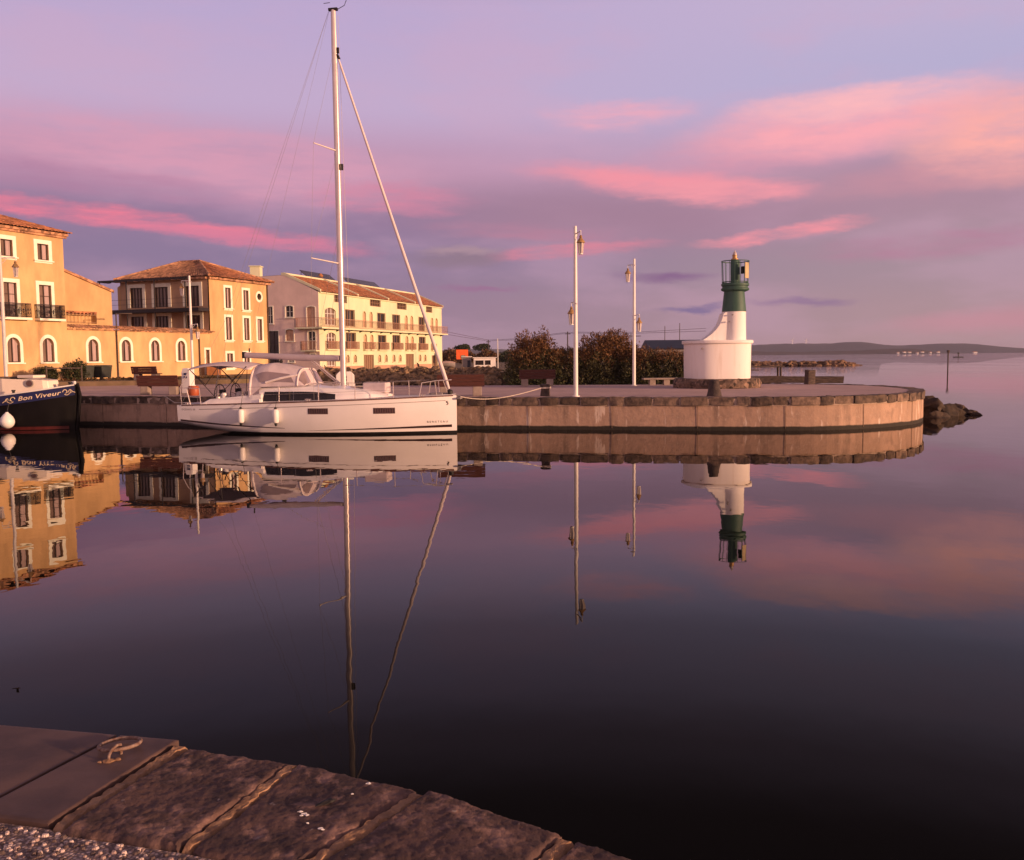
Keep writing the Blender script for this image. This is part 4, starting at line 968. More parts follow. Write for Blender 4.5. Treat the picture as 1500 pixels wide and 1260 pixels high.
big_bush('tamarisk_bush', 'tallest russet bush in the middle of the row beside the second lamp', 'bush', (6.57, 64.40, .3), [((-.3, 0, 1.5), (1.35, 1.2, 1.45)), ((.45, .1, 1.95), (1.0, 1.0, .98)), ((1.0, .1, 1.3), (.9, 1.0, 1.2)), ((-1.0, .1, 1.25), (.8, .9, 1.1)), ((.2, 0, 2.3), (.75, .8, .62)), ((1.05, 0, 2.35), (.35, .4, .5)), ((0, 0, .55), (1.8, .9, .65)), ((-.7, .1, 2.6), (.35, .4, .45)), ((.45, 0, 2.85), (.3, .3, .35))], 28000, .085, tam, tamarisk(2.2), 'autumn bushes beyond the pier', 8)
big_bush('tamarisk_bush', 'broad brown bush right of the second lamp post', 'bush', (9.43, 63.80, .3), [((-.4, 0, 1.15), (1.2, 1.0, 1.15)), ((.6, .1, 1.1), (1.1, 1.0, 1.1)), ((-.9, 0, 1.35), (.7, .8, .85)), ((.1, 0, .55), (1.8, .8, .65))], 20000, .08, tam, tamarisk(2.1), 'autumn bushes beyond the pier', 12)
big_bush('tamarisk_bush', 'dark bush running up to the left side of the lighthouse base', 'bush', (11.60, 63.70, .3), [((-.4, 0, 1.05), (1.2, .9, 1.12)), ((.7, .1, 1.0), (1.1, .9, 1.08)), ((0, 0, .5), (1.8, .8, .65)), ((1.5, .1, .9), (.9, .8, .95))], 20000, .08, tam, tamarisk(2.2), 'autumn bushes beyond the pier', 15)
grn = [M_lgreen, M_lolive]; gm = lambda p, rg: 0 if rg.random() < .7 else 1
bush('garden_shrub', 'small round dark shrub by the yellow wall behind the barge cabin', 'shrub', (-29.2, 58.0, vz), [((0, 0, .45), (.75, .7, .5))], 2200, .09, grn, gm, 'shrubs by the yellow wall', 21, 3)
bush('garden_shrub', 'loose green shrub behind the low rail left of the bins', 'shrub', (-27.8, 58.6, vz), [((0, 0, .55), (.85, .8, .65)), ((.3, 0, .85), (.5, .5, .55))], 2600, .10, grn, gm, 'shrubs by the yellow wall', 24, 3)
rl = thing('low_rail', 'low weathered post and rail fence in front of the loose green shrub', 'fence', (-28, 57.3, vz))
for x, y in ((-28.75, 57.1), (-26.95, 57.9)): mb = MB(); mb.tube([(x, y, vz-.1), (x, y, vz+.98)], .05, 8); mb.build('post', M_timber, rl)
mb = MB(); mb.beam((-28.75, 57.1, vz+.82), (-26.95, 57.9, vz+.82), .05, .07); mb.build('rail', M_timber, rl)
# weeds at the foot of the wall
mb = MB(); rg = random.Random(31)
for i in range(260):
    a = rg.random(); x = -28+a*9.5+rg.uniform(-.4, .4); y = 57.2+a*5+rg.uniform(.2, 1.6)
    leaves(mb, (x, y, vz+.06), (.16, .16, .12), 9, .11, rg, lambda p, q: 0 if q.random() < .5 else 1, (1.6, .4, 1))
o = mb.build('weeds', [M_lolive, M_lrust], normals=False); o['kind'] = 'stuff'; o['label'] = 'scrubby weeds along the foot of the yellow wall'

# ================================================================== BUILDINGS
F1 = Wall((-29.99, 62.0), (.3721, .9282)); GZ = 1.35
def body(name, m, parent, F, s0, s1, z0, z1, depth, front=False, z_back=None):
    mb = MB(); zb = z_back if z_back is not None else z1
    mb.face([F.p(s1, z0), F.p(s1, z0, -depth), F.p(s1, zb, -depth), F.p(s1, z1)]); mb.face([F.p(s0, z0), F.p(s0, z0, -depth), F.p(s0, zb, -depth), F.p(s0, z1)])
    mb.face([F.p(s0, z0, -depth), F.p(s1, z0, -depth), F.p(s1, zb, -depth), F.p(s0, zb, -depth)])
    return mb.build(name, m, parent)
def box_on(F, s0, s1, z0, z1, o0, o1):
    return [F.p(s0, z0, o0), F.p(s1, z0, o0), F.p(s1, z1, o0), F.p(s0, z1, o0)], Vector((F.n.x, F.n.y, 0))*(o1-o0)
def wbox(mb, F, *a): mb.extr(*box_on(F, *a)); return mb
# ---- A: tall yellow house at the left edge
A = thing('yellow_house', 'tall three storey yellow house with white framed windows at the left edge', 'house', (-31, 60, vz))
o_ = lambda *a: opening(*a)
H = [o_(-1.72, 9.33, .87, 1.04), o_(-4.42, 9.33, .87, 1.04), o_(-1.74, 5.56, .95, 2.16), o_(-4.36, 5.56, .95, 2.16), o_(-1.68, 2.70, .90, 1.58, 'round'), o_(-4.30, 2.70, .92, 1.58, 'round')]
panel('wall', M_yel, A, F1, [(-8, GZ), (.35, GZ), (.35, 11.2), (-8, 11.2)], H, .22); body('side_wall', M_yel, A, F1, -8, .35, GZ, 11.2, 9)
for s in (-1.72, -4.42): window(A, F1, s, 9.33, .87, 1.04, fr=.26, sill=.2, pane_m=M_curt)
for s in (-1.74, -4.36):
    window(A, F1, s, 5.56, .95, 2.16, fr=.24, rows=3, pane_m=M_curt)
    mb = MB(); wbox(mb, F1, s-.42, s+1.62, 5.39, 5.53, .002, .48); bl = mb.build('balcony', M_trim, A)
    railing(bl, [F1.p(s-.38, 5.53, .02), F1.p(s-.38, 5.53, .44), F1.p(s+1.58, 5.53, .44), F1.p(s+1.58, 5.53, .02)], .88, M_iron, .085, .014, mid=True)
    mb = MB()
    for k_ in range(6):
        c_ = F1.p(s-.2+k_*.33, 5.95, .44); d3 = Vector((F1.d.x, F1.d.y, 0)); mb.tube([c_+d3*.12*math.cos(2*PI*j/14)+Vector((0, 0, .2*math.sin(2*PI*j/14))) for j in range(14)], .014, 5, closed=True)
    mb.build('scrollwork', M_iron, bl)
for s, w_ in ((-1.68, .90), (-4.30, .92)): window(A, F1, s, 2.70, w_, 1.58, 'round', fr=.22, sill=.1, pane_m=M_curt)
rr = F1.p(-3.6, 12.85, -4.4)
rf = tiled('roof', M_tile, A, F1.p(-8.4, 11.25, .42), F1.p(.78, 11.25, .42), rr, F1.p(-8.4, 12.85, -4.4))
tiled('hip', M_tile, rf, F1.p(.78, 11.25, .42), F1.p(.78, 11.25, -9.3), rr, rr+Vector((0.01, 0, 0))); ORG[rf] = ORG[A]
tiled('rear_slope', M_tile, rf, F1.p(.78, 11.25, -9.3), F1.p(-8.4, 11.25, -9.3), F1.p(-8.4, 12.85, -4.4), rr)
mb = MB(); wbox(mb, F1, -8.2, .60, 11.04, 11.20, .002, .26); wbox(mb, F1, -8.2, .55, 10.9, 11.035, .002, .15); mb.build('cornice', M_tile2, A)
# ---- low arcaded wing
G_ = thing('arcade_wing', 'low yellow wing with four arched white framed windows and a tiled coping', 'house', (-27, 68, vz))
AR = [(2.06, .89), (5.07, .88), (7.97, .86), (10.78, .84)]
H = [o_(s, 2.70, w_, 1.55, 'round') for s, w_ in AR]+[o_(13.98, 1.56, .46, 2.0)]
panel('wall', M_yel, G_, F1, [(.354, GZ), (14.66, GZ), (14.66, 4.95), (.354, 4.95)], H, .22)
for s, w_ in AR: window(G_, F1, s, 2.70, w_, 1.55, 'round', fr=.22, sill=.1, pane_m=M_curt)
dr = window(G_, F1, 13.98, 1.56, .46, 2.0, fr=.17, pane_m=M_brdoor, cols=1, name='door')
tiled('coping_roof', M_tile2, G_, F1.p(.37, 4.96, .28), F1.p(14.9, 4.96, .28), F1.p(14.9, 5.22, -.55), F1.p(.37, 5.22, -.55), .24)
mb = MB(); wbox(mb, F1, .37, 14.66, 4.86, 4.945, .002, .10); mb.build('cornice', M_tile2, G_)
mb = MB(); mb.face([F1.p(.37, 4.9, -.3), F1.p(14.6, 4.9, -.3), F1.p(14.6, 4.9, -9.6), F1.p(.37, 4.9, -9.6)]); mb.build('terrace', M_terra, G_)
for s, z1 in ((4.6, 6.1), (13.2, 5.1)):
    mb = MB(); q = [F1.p(s, vz, .10), F1.p(s, z1, .10)]
    if z1 > 6: q += [F1.p(s+1.5, z1+.05, .10)]
    mb.tube(q, .05, 8); mb.build('drainpipe', M_timber, G_)
# ---- gabled house set back above the wing
FG = Wall(tuple(F1.O - F1.n*2.6), tuple(F1.d))
HG = thing('gabled_house', 'yellow house wall with a sloping roofline set back above the arcade wing', 'house', (-31, 66, 4.9))
panel('wall', M_yel2, HG, FG, [(1.0, 4.9), (6.95, 4.9), (6.95, 7.93), (2.65, 9.12), (1.0, 9.58)], [o_(2.5, 5.45, 2.95, .86)], .5)
mb = MB(); mb.face([FG.p(6.95, 4.9), FG.p(6.95, 4.9, -8), FG.p(6.95, 7.9, -8), FG.p(6.95, 7.93)]); mb.face([FG.p(1.0, 4.9), FG.p(1.0, 4.9, -8), FG.p(1.0, 9.58, -8), FG.p(1.0, 9.58)])
mb.face([FG.p(1.0, 4.9, -8), FG.p(6.95, 4.9, -8), FG.p(6.95, 7.9, -8), FG.p(1.0, 9.58, -8)]); mb.face([FG.p(2.4, 5.3, -.5), FG.p(5.6, 5.3, -.5), FG.p(5.6, 6.5, -.5), FG.p(2.4, 6.5, -.5)]); mb.build('side_wall', M_yel2, HG)
tiled('roof', M_tile2, HG, FG.p(7.1, 7.95, .10), FG.p(7.1, 7.95, -8.2), FG.p(.8, 9.69, -8.2), FG.p(.8, 9.69, .10), .3)
mb = MB(); mb.extr([FG.p(.8, 9.55, .002), FG.p(7.1, 7.81, .002), FG.p(7.1, 7.99, .002), FG.p(.8, 9.73, .002)], Vector((FG.n.x, FG.n.y, 0))*.13); mb.build('verge_tiles', M_tile2, HG)
mb = MB(); wbox(mb, FG, 2.5, 5.45, 6.20, 6.30, -.1, .05)
for k_ in range(9): wbox(mb, FG, 2.55+k_*.33, 2.68+k_*.33, 6.12, 6.195, -.1, .06)
mb.build('tile_fringe', M_tile, HG)
railing(HG, [FG.p(2.52, 5.46, -.04), FG.p(5.43, 5.46, -.04)], .62, M_brdoor, .30, .009)
# ---- B: three storey house with dark metal pergola
cB = Vector((-24.58, 75.48)); dB = Vector((.9282, -.3721)); FB = Wall(tuple(cB-dB*9.2), tuple(dB))
B = thing('pergola_house', 'three storey yellow house with a tiled hip roof and a dark metal pergola balcony', 'house', (-28, 78, vz))
RW = [(16.63, 7.04, .69, 1.69), (18.98, 6.99, .70, 1.67), (16.59, 4.39, .72, 1.9), (18.96, 4.39, .70, 1.9), (20.80, 4.39, .63, 1.88), (16.6, 2.06, .76, 1.2), (18.85, 2.06, .72, 1.2)]
CIRC = (20.86, 7.92, .58, .58)
panel('wall', M_yel, B, F1, [(14.67, GZ), (22.45, GZ), (22.45, 9.5), (14.67, 9.5)], [o_(*q) for q in RW]+[o_(*CIRC, 'circle')], .22)
FW_ = [(1.07, 7.14, 1.33, 1.68), (3.69, 7.14, 1.42, 1.66), (6.94, 7.12, 1.38, 1.66), (1.04, 4.98, 1.43, 1.44), (3.66, 4.98, 1.41, 1.42), (6.93, 4.98, 1.41, 1.42)]
panel('front_wall', M_brn, B, FB, [(0, GZ), (9.2, GZ), (9.2, 9.5), (0, 9.5)], [o_(*q) for q in FW_], .22)
mb = MB(); c1, c2, c3 = F1.p(22.45, 0), F1.p(22.45, 0, -9.2), F1.p(14.67, 0, -9.2)
for a, b_ in ((c1, c2), (c2, c3)): mb.face([(a.x, a.y, GZ), (b_.x, b_.y, GZ), (b_.x, b_.y, 9.5), (a.x, a.y, 9.5)])
mb.build('side_wall', M_yel2, B)
for q in RW: window(B, F1, *q, fr=.21, sill=.2, cols=1 if q[2] < .66 else 2, pane_m=M_curt)
window(B, F1, *CIRC, 'circle', fr=.2, cols=1)
for q in FW_: window(B, FB, *q, fr=.30, sill=.0, cols=4, pane_m=M_curt, bar=.045)
e = .42; ze = 9.52; c00 = F1.p(14.67-e, ze, e); c10 = F1.p(22.45+e, ze, e); c11 = F1.p(22.45+e, ze, -9.2-e); c01 = F1.p(14.67-e, ze, -9.2-e)
ra, rb = F1.p(18.56, 11.25, -4.2), F1.p(18.56, 11.25, -6.2)
r_ = tiled('roof', M_tile2, B, c01, c00, ra, rb); ORG[r_] = ORG[B]
tiled('hip', M_tile, r_, c00, c10, ra, ra+Vector((.01, 0, 0))); tiled('rear_slope', M_tile, r_, c10, c11, rb, ra); tiled('hip', M_tile, r_, c11, c01, rb, rb+Vector((.01, 0, 0)))
mb = MB(); wbox(mb, F1, 14.5, 22.6, 9.30, 9.47, .002, .25); wbox(mb, FB, -.2, 9.15, 9.30, 9.47, .002, .25); mb.build('cornice', M_tile2, B)
mb = MB(); mb.tube([ra+Vector((0, 0, .04)), rb+Vector((0, 0, .04))], .11, 8)
for a, b_ in ((c00, ra), (c10, ra), (c11, rb), (c01, rb)): mb.tube([a+Vector((0, 0, .06)), b_+Vector((0, 0, .06))], .10, 8)
mb.build('ridge_tiles', M_tile2, r_)
sm = MB(); sm.extr([FB.p(-.9, 9.55, -3.5), FB.p(3.4, 9.55, -3.5), FB.p(1.3, 10.75, -3.5)], Vector((-FB.n.x, -FB.n.y, 0))*5); sm.build('side_gable', M_wood, B)
mb = MB(); mb.face([FB.p(-.9, 4.95, -.6), FB.p(-.02, 4.95, -.6), FB.p(-.02, 9.4, -.6), FB.p(-.9, 9.0, -.6)]); mb.build('side_bay', M_yel2, B)
pg = MB(); wbox(pg, FB, -1.15, 9.25, 6.66, 6.94, .01, 1.25); bl = pg.build('balcony', M_iron, B)
pg = MB()
for s in (-1.08, 1.8, 4.75, 7.9): pg.tube([FB.p(s, 4.92, 1.17), FB.p(s, 9.3, 1.17)], .055, 8)
wbox(pg, FB, -1.25, 8.2, 9.28, 9.42, 1.08, 1.24); wbox(pg, FB, -1.25, -1.08, 9.281, 9.40, .02, 1.08)
for k_ in range(14): wbox(pg, FB, -1.0+k_*.66, -.93+k_*.66, 9.30, 9.40, .02, 1.075)
pg.build('pergola', M_iron, B)
mb = MB()
for z in (7.35, 7.75): mb.tube([FB.p(-1.08, z, 1.19), FB.p(9.2, z, 1.19)], .011, 6)
mb.build('railing', M_iron, bl)
mb = MB(); mb.tube([F1.p(22.25, vz, .1), F1.p(22.25, 9.3, .1)], .05, 8); mb.tube([FB.p(7.9, 6.15, .06), FB.p(8.2, 6.2, .5), FB.p(8.75, 6.32, .8)], .03, 6); mb.build('drainpipe', M_timber, B)
# ---- C: long cream row
FC = Wall((-20.71, 100.0), (.2973, .9548)); dG = Vector((.9548, -.2973)); FG2 = Wall(tuple(FC.O-dG*9), tuple(dG)); CZ = 1.1; LC = 35.9
Cc = thing('apartment_row', 'long cream apartment row with continuous balcony and brown tiled roof', 'apartment building', (-20, 105, 1.2))
tri2 = [(6.06, 6.40, 2.36, 1.92), (18.79, 6.36, 2.40, 1.90), (27.32, 6.36, 2.15, 1.9)]; tri1 = [(6.11, 3.83, 2.48, 1.88), (18.75, 3.82, 2.45, 1.84), (27.34, 3.82, 2.31, 1.76)]
pair2 = [(10.52, .81), (12.29, .88), (22.75, .9), (24.55, .95), (31.70, .92), (33.38, .92)]; pair1 = [(10.65, .83), (12.39, .86), (22.86, .92), (24.66, .92), (31.85, .95)]
low = [(6.08, .79), (7.94, .8), (14.5, .82), (16.41, .82), (18.72, .85), (20.63, .86), (27.23, .84), (29.07, .82)]
log = [(3.54, 3.0), (12.5, 2.94), (20.34, 3.0), (30.03, 2.25)]
specs = []   # s, z, w, h, kind, fr, sill, pane, cols, rows, sash, name
for q in tri2+tri1: specs.append((*q, 'rect', .12, 0, M_glass, 3, 1, M_brdoor, 'window'))
for q in ((14.43, 6.36, 2.34, 1.92), (14.54, 3.77, 2.36, 1.8)): specs.append((*q, 'rect', .10, 0, M_glass, 2, 1, M_brdoor, 'window'))
for q in ((1.31, 6.40, 2.48, 1.92), (1.55, 3.82, 2.11, 1.78), (1.58, 1.36, 1.95, 1.77)): specs.append((*q, 'seg', .14, 0, M_curt, 3, 3, M_white, 'window'))
for s, w_ in pair2: specs.append((s, 6.40, w_, 1.9, 'round', .10, 0, M_shut, 2, 4, M_shut, 'window'))
for s, w_ in pair1: specs.append((s, 3.80, w_, 1.78, 'round', .10, 0, M_shut, 2, 4, M_shut, 'window'))
for s, w_ in low: specs.append((s, 2.24, w_, .90, 'round', .10, .06, M_shut, 2, 1, M_brdoor, 'window'))
for s, w_ in log: specs.append((s, 9.0, w_, .86, 'rect', .06, 0, M_wood, 6, 2, M_brdoor, 'loggia'))
for s, w_, h_ in ((10.57, 2.66, 2.0), (22.88, 2.57, 2.1)): specs.append((s, 1.14, w_, h_, 'rect', .08, 0, M_brdoor, 5, 1, M_brdoor, 'garage_door'))
specs.append((31.89, 1.2, 2.16, 1.84, 'rect', .08, 0, M_brdoor, 4, 1, M_brdoor, 'door'))
panel('wall', M_cream, Cc, FC, [(0, CZ), (LC, CZ), (LC, 9.92), (0, 9.92)], [opening(*q[:5]) for q in specs], .22)
for q in specs: window(Cc, FC, q[0], q[1], q[2], q[3], q[4], fr=q[5], frame_m=M_cream, sill=q[6], pane_m=q[7], cols=q[8], rows=q[9], sash_m=q[10], name=q[11], bar=.07)
gs = [(4.95, 7.25, .93, 1.24, 'seg', M_glass, 2), (7.55, 6.16, 1.0, 2.2, 'seg', M_shut, 2), (4.91, 4.68, .97, 1.27, 'seg', M_shut, 2), (7.62, 3.68, .9, 2.0, 'seg', M_glass, 2), (2.6, 6.6, .75, 1.86, 'rect', M_glass, 2), (7.86, 2.82, .59, .42, 'rect', M_glass, 2), (5.16, 2.38, .69, .36, 'rect', M_glass, 2)]
panel('gable_wall', M_grey, Cc, FG2, [(0, CZ), (9, CZ), (9, 9.92), (4.95, 11.84), (0, 11.7)], [opening(*q[:5]) for q in gs]+[opening(2.7, 1.3, 1.3, 4.5)], .22)
for q in gs: window(Cc, FG2, *q[:5], fr=.10, sill=.06, pane_m=q[5], cols=q[6], rows=2, bar=.06, sash_m=M_trim if q[5] is M_glass else M_shut)
window(Cc, FG2, 2.7, 1.3, 1.3, 4.5, fr=.08, pane_m=M_glass, cols=2, rows=3, name='gate', bar=.05)
mb = MB(); mb.face([FC.p(LC, CZ), FC.p(LC, CZ, -9), FC.p(LC, 11.7, -9), FC.p(LC, 11.84, -4.1), FC.p(LC, 9.92)]); mb.face([FC.p(0, CZ, -9), FC.p(LC, CZ, -9), FC.p(LC, 11.7, -9), FC.p(0, 11.7, -9)]); mb.build('rear_wall', M_grey, Cc)
mb = MB(); mb.face([FC.p(0, 11.72, -9), FC.p(LC, 11.72, -9), FC.p(LC, 11.86, -4.2), FC.p(0, 11.86, -4.2)]); mb.build('flat_roof', M_conc, Cc)
cuts = [0, 8.9, 17.3, 25.7, LC]
for a, b_ in zip(cuts, cuts[1:]): tiled('roof', M_tile, Cc, FC.p(a+.15, 9.96, .40), FC.p(b_-.15, 9.96, .40), FC.p(b_-.15, 11.88, -4.1), FC.p(a+.15, 11.88, -4.1), .30)
mb = MB()
for s in cuts:
    sA, sB = (s-.02, s+.17) if s == 0 else ((s-.17, s+.02) if s == LC else (s-.15, s+.15))
    mb.extr([FC.p(sA, 9.93, .28), FC.p(sA, 10.2, .28), FC.p(sA, 12.12, -4.1), FC.p(sA, 11.8, -4.1)], Vector((FC.d.x, FC.d.y, 0))*(sB-sA))
wbox(mb, FC, -.02, LC+.02, 11.8, 12.10, -4.45, -4.11); mb.build('parapet', M_cream, Cc)
mb = MB(); wbox(mb, FC, .2, LC, 9.80, 9.925, .002, .18); mb.build('cornice', M_cream, Cc)
mb = MB(); dz = [(0, 10.4), (13.4, 22.7), (25.6, 31.7), (34.2, LC)]
for a, b_ in dz: wbox(mb, FC, a, b_, CZ, 1.85, .002, .05)
mb.build('dado', mat('pink_dado', (.50, .30, .20), .85, var=.1, vs=2), Cc)
mb = MB(); wbox(mb, FC, -.75, 36.4, 5.96, 6.12, .003, .78); wbox(mb, FG2, 6.4, 9.75, 5.96, 6.12, .003, .75); bl = mb.build('balcony', M_cream, Cc)
railing(bl, [FG2.p(6.45, 6.12, .03), FG2.p(6.45, 6.12, .70), FC.p(-.70, 6.12, .73), FC.p(36.35, 6.12, .73), FC.p(36.35, 6.12, .03)], 1.0, M_pinkrail, .20, .016)
for s, w_ in ((1.35, 2.6), (5.85, 3.0), (10.5, 1.15), (12.2, 1.2), (14.4, 2.7), (18.5, 2.95), (22.75, 1.15), (24.5, 1.2), (27.1, 2.8), (31.7, 1.3)):
    mb = MB(); wbox(mb, FC, s-.1, s+w_+.1, 3.64, 3.76, .003, .34); bl = mb.build('balcony', M_cream, Cc)
    railing(bl, [FC.p(s-.05, 3.76, .02), FC.p(s-.05, 3.76, .30), FC.p(s+w_+.05, 3.76, .30), FC.p(s+w_+.05, 3.76, .02)], .88, M_pinkrail, .13, .02)
mb = MB(); wbox(mb, FG2, 7.1, 9.0, 3.52, 3.64, .003, .75); bl = mb.build('balcony', M_cream, Cc)
railing(bl, [FG2.p(7.13, 3.64, .03), FG2.p(7.13, 3.64, .70), FG2.p(8.97, 3.64, .70)], .98, M_pinkrail, .13, .02)
# brackets under the long balcony
for k_ in range(13):
    mb = MB(); mb.extr([FC.p(1.0+k_*2.85, 5.95, .004), FC.p(1.0+k_*2.85, 5.95, .6), FC.p(1.0+k_*2.85, 5.72, .004)], Vector((FC.d.x, FC.d.y, 0))*.1); mb.build('bracket', M_iron, Cc)
mb = MB(); mb.box((-28.4, 104, 12.35), (1.1, 1.1, 1.3)); mb.box((-28.4, 104, 13.04), (1.3, 1.3, .10)); mb.build('chimney', M_cream, Cc)
mb = MB(); q = FC.p(11.5, 12.5, -6); mb.lathe([(.3, 11.7), (.26, 12.6), (.33, 12.66), (.33, 12.75), (.12, 13.0)], 14, (q.x, q.y, 0)); mb.build('chimney_pot', M_terra, Cc)
for s0_, s1_, lb in ((7.4, 14.5, 'dark solar panel on the near end of the cream apartment roof'), (17.9, 27.3, 'longer dark solar panel further along the cream apartment roof')):
    t = thing('solar_panel', lb, 'solar panel', tuple(FC.p((s0_+s1_)/2, 11.8, -6)), 0, 'solar panels on the apartment roof')
    mb = MB(); mb.extr([FC.p(s0_, 12.15, -5.4), FC.p(s0_, 13.05, -6.5), FC.p(s0_, 13.11, -6.45), FC.p(s0_, 12.21, -5.35)], Vector((FC.d.x, FC.d.y, 0))*(s1_-s0_)); mb.build('panel', M_solar, t)
    mb = MB()
    for k_ in range(5): s = s0_+.3+(s1_-s0_-.6)*k_/4; mb.tube([FC.p(s, 11.7, -6.45), FC.p(s, 13.0, -6.45)], .04, 6)
    mb.build('strut', M_grymtl, t)

# ================================================================== STONE BANK AND THINGS BEHIND THE PIER
mb = MB(); rg = random.Random(17); sp_ = [(-16.5, 74.5), (-12, 73.5), (-7, 72.5), (-3.2, 71), (-1.2, 68)]
for i in range(620):
    u = rg.random()*(len(sp_)-1); k_ = int(u); f = u-k_; x = sp_[k_][0]*(1-f)+sp_[k_+1][0]*f; y = sp_[k_][1]*(1-f)+sp_[k_+1][1]*f
    w_ = rg.random(); h_ = 1.0-w_*1.55
    mb.rock((x+rg.uniform(-.3, .3), y-w_*2.2+.8, 1.15+h_*.75), (rg.uniform(.22, .48), rg.uniform(.2, .4), rg.uniform(.16, .3)), i, 2, .4, rg.uniform(0, 6))
tag(mb.build('stone_bank', mat('bank_stone', (.34, .22, .115), .9, col2=(.11, .075, .045), vs=2, vor=.6, vors=3, bump=.6, bs=8, bdist=.05)), 'low bank of rough brown stones between the pier and the cream apartment row', 'stone bank')
mb = MB(); mb.prism([(-17, 75.2), (-12, 74.3), (-7, 73.3), (-3.2, 71.8), (-1.2, 68.8), (1, 69.5), (2, 90), (-6, 98), (-17, 98)], Q-.3, 1.62); structure(mb.build('bank_ground', M_earth))
sg = thing('billboard', 'orange billboard with a small green patch on a grey post', 'sign', (-6.85, 130, 1.2))
mb = MB(); mb.box((-6.9, 130, 3.12), (1.66, .12, 1.36), rz=R(8)); mb.build('board', mat('orange_board', (.80, .13, .03), .5, var=.12, vs=2), sg)
mb = MB(); mb.box((-6.75, 129.90, 2.75), (.55, .03, .5), rz=R(8)); mb.build('patch', M_teal, sg)
mb = MB(); mb.box((-6.75, 130.1, 1.85), (.42, .2, 1.4)); mb.build('post', M_conc, sg)
kk = thing('kiosk', 'small white kiosk with two dark windows beside the big bush', 'kiosk', (-3.7, 112, 1.2)); FK = Wall((-4.55, 112), (1, .06))
panel('wall', M_white, kk, FK, [(0, 1.3), (2.65, 1.3), (2.65, 2.62), (0, 2.62)], [o_(.18, 1.78, 1.0, .56), o_(1.34, 1.78, .7, .56)], .1); body('side_wall', M_white, kk, FK, 0, 2.65, 1.3, 2.62, 2.2)
for q in ((.18, 1.78, 1.0, .56), (1.34, 1.78, .7, .56)): window(kk, FK, *q, fr=.04, cols=3, depth=.08, frame_m=M_white, bar=.03)
mb = MB(); wbox(mb, FK, -.12, 2.77, 2.625, 2.72, -2.3, .12); mb.build('roof', M_white, kk)
sh = thing('shed', 'low grey shed just left of the white kiosk', 'shed', (-5.4, 114, 1.2)); mb = MB(); mb.box((-5.5, 114, 2.0), (1.0, 2, 1.5)); mb.build('wall', M_grymtl, sh)
mb = MB(); mb.box((-5.5, 114, 2.80), (1.2, 2.2, .08)); mb.build('roof', M_white, sh); mb = MB(); mb.box((-5.2, 112.98, 1.85), (.35, .03, 1.0)); mb.build('door', M_slate, sh)
dg = thing('dinghy', 'covered grey dinghy laid up on the bank below the orange billboard', 'boat', (-7.8, 112, 1.6), R(4), local=True); mb = MB()
def dh(u, v): x = -1.0+2.0*u; b_ = .48*(1-max(0, u-.3)**2*1.6); a = PI*v; return Vector((x, math.cos(a)*b_, (.42+.12*u)*math.sin(a)*(-1)+.45))
mb.grid(dh, 14, 10); mb.build('hull', M_grymtl, dg, smooth=True); mb = MB()
def dc(u, v): x = -1.0+2.0*u; b_ = .48*(1-max(0, u-.3)**2*1.6); return Vector((x, (1-2*v)*b_, .46+.26*(1-(1-2*v)**2)*(.4+.6*math.sin(PI*u))))
mb.grid(dc, 14, 8); mb.build('cover', mat('cover_cloth', (.40, .28, .24), .8), dg, smooth=True)
def pole(name, label, cat, x, y, z1, r_, m, arm=None):
    t = thing(name, label, cat, (x, y, 1.1)); mb = MB(); mb.tube([(x, y, 1.0), (x, y, z1)], [r_, r_*.7], 8); mb.build('pole', m, t)
    if arm: mb = MB(); mb.beam((x-arm, y, z1-.5), (x+arm, y, z1-.5), .12, .14); mb.build('crossarm', m, t)
pole('flagpole', 'thin bare white pole beside the white kiosk', 'pole', -1.75, 120, 5.1, .06, M_pole)
pole('utility_pole', 'dark utility pole behind the gap left of the white kiosk', 'pole', -5.2, 210, 6.6, .14, M_wood, .5)
pole('utility_pole', 'dark utility pole above the low bush by the front lamp', 'pole', 12.2, 200, 8.0, .16, M_wood, .6)
pole('utility_pole', 'dark pole standing above the left autumn bush with a wide crossarm', 'pole', 6.9, 205, 6.9, .12, M_wood, 3.0)
pole('utility_pole', 'dark pole above the russet bush with a wide crossarm', 'pole', 24.6, 190, 7.2, .12, M_wood, 2.0)
pole('mast', 'thin dark mast rising behind the blue roof', 'mast', 33.2, 200, 9.0, .10, M_wood)
pole('mast', 'thin dark mast rising between the blue roof and the lighthouse', 'mast', 36.4, 200, 9.6, .10, M_wood)
mb = MB()
for dz in (0, .55):
    pts = [(-19, 190, 9.0+dz), (-14, 200, 7.7+dz), (-5.2, 210, 6.3+dz*.4)]; pts = catmull(pts, 8); mb.tube(pts, .035, 5)
    pts = [(-5.2, 210, 6.3+dz*.4), (3.5, 205, 6.6+dz*.4), (12.2, 200, 7.6+dz*.4), (24, 192, 7.3+dz*.4), (40, 190, 7.6+dz)]; mb.tube(catmull(pts, 6), .035, 5)
tag(mb.build('power_line', M_wood), 'thin dark overhead wires strung above the bushes', 'wires')
bh = thing('boathouse', 'long low building with a dark blue roof behind the bushes', 'building', (25, 120, 1.2)); mb = MB(); mb.box((22.2, 122, 2.4), (8.4, 8, 2.4)); mb.build('wall', M_grymtl, bh)
mb = MB(); mb.extr([(17.6, 117.5, 3.6), (17.6, 126.5, 3.6), (17.6, 122, 4.75)], (9.2, 0, 0)); mb.build('roof', M_slate, bh)
mb = MB(); mb.box((16.2, 121, 2.0), (2.4, 5, 1.8)); mb.build('lean_to', M_slate, bh)
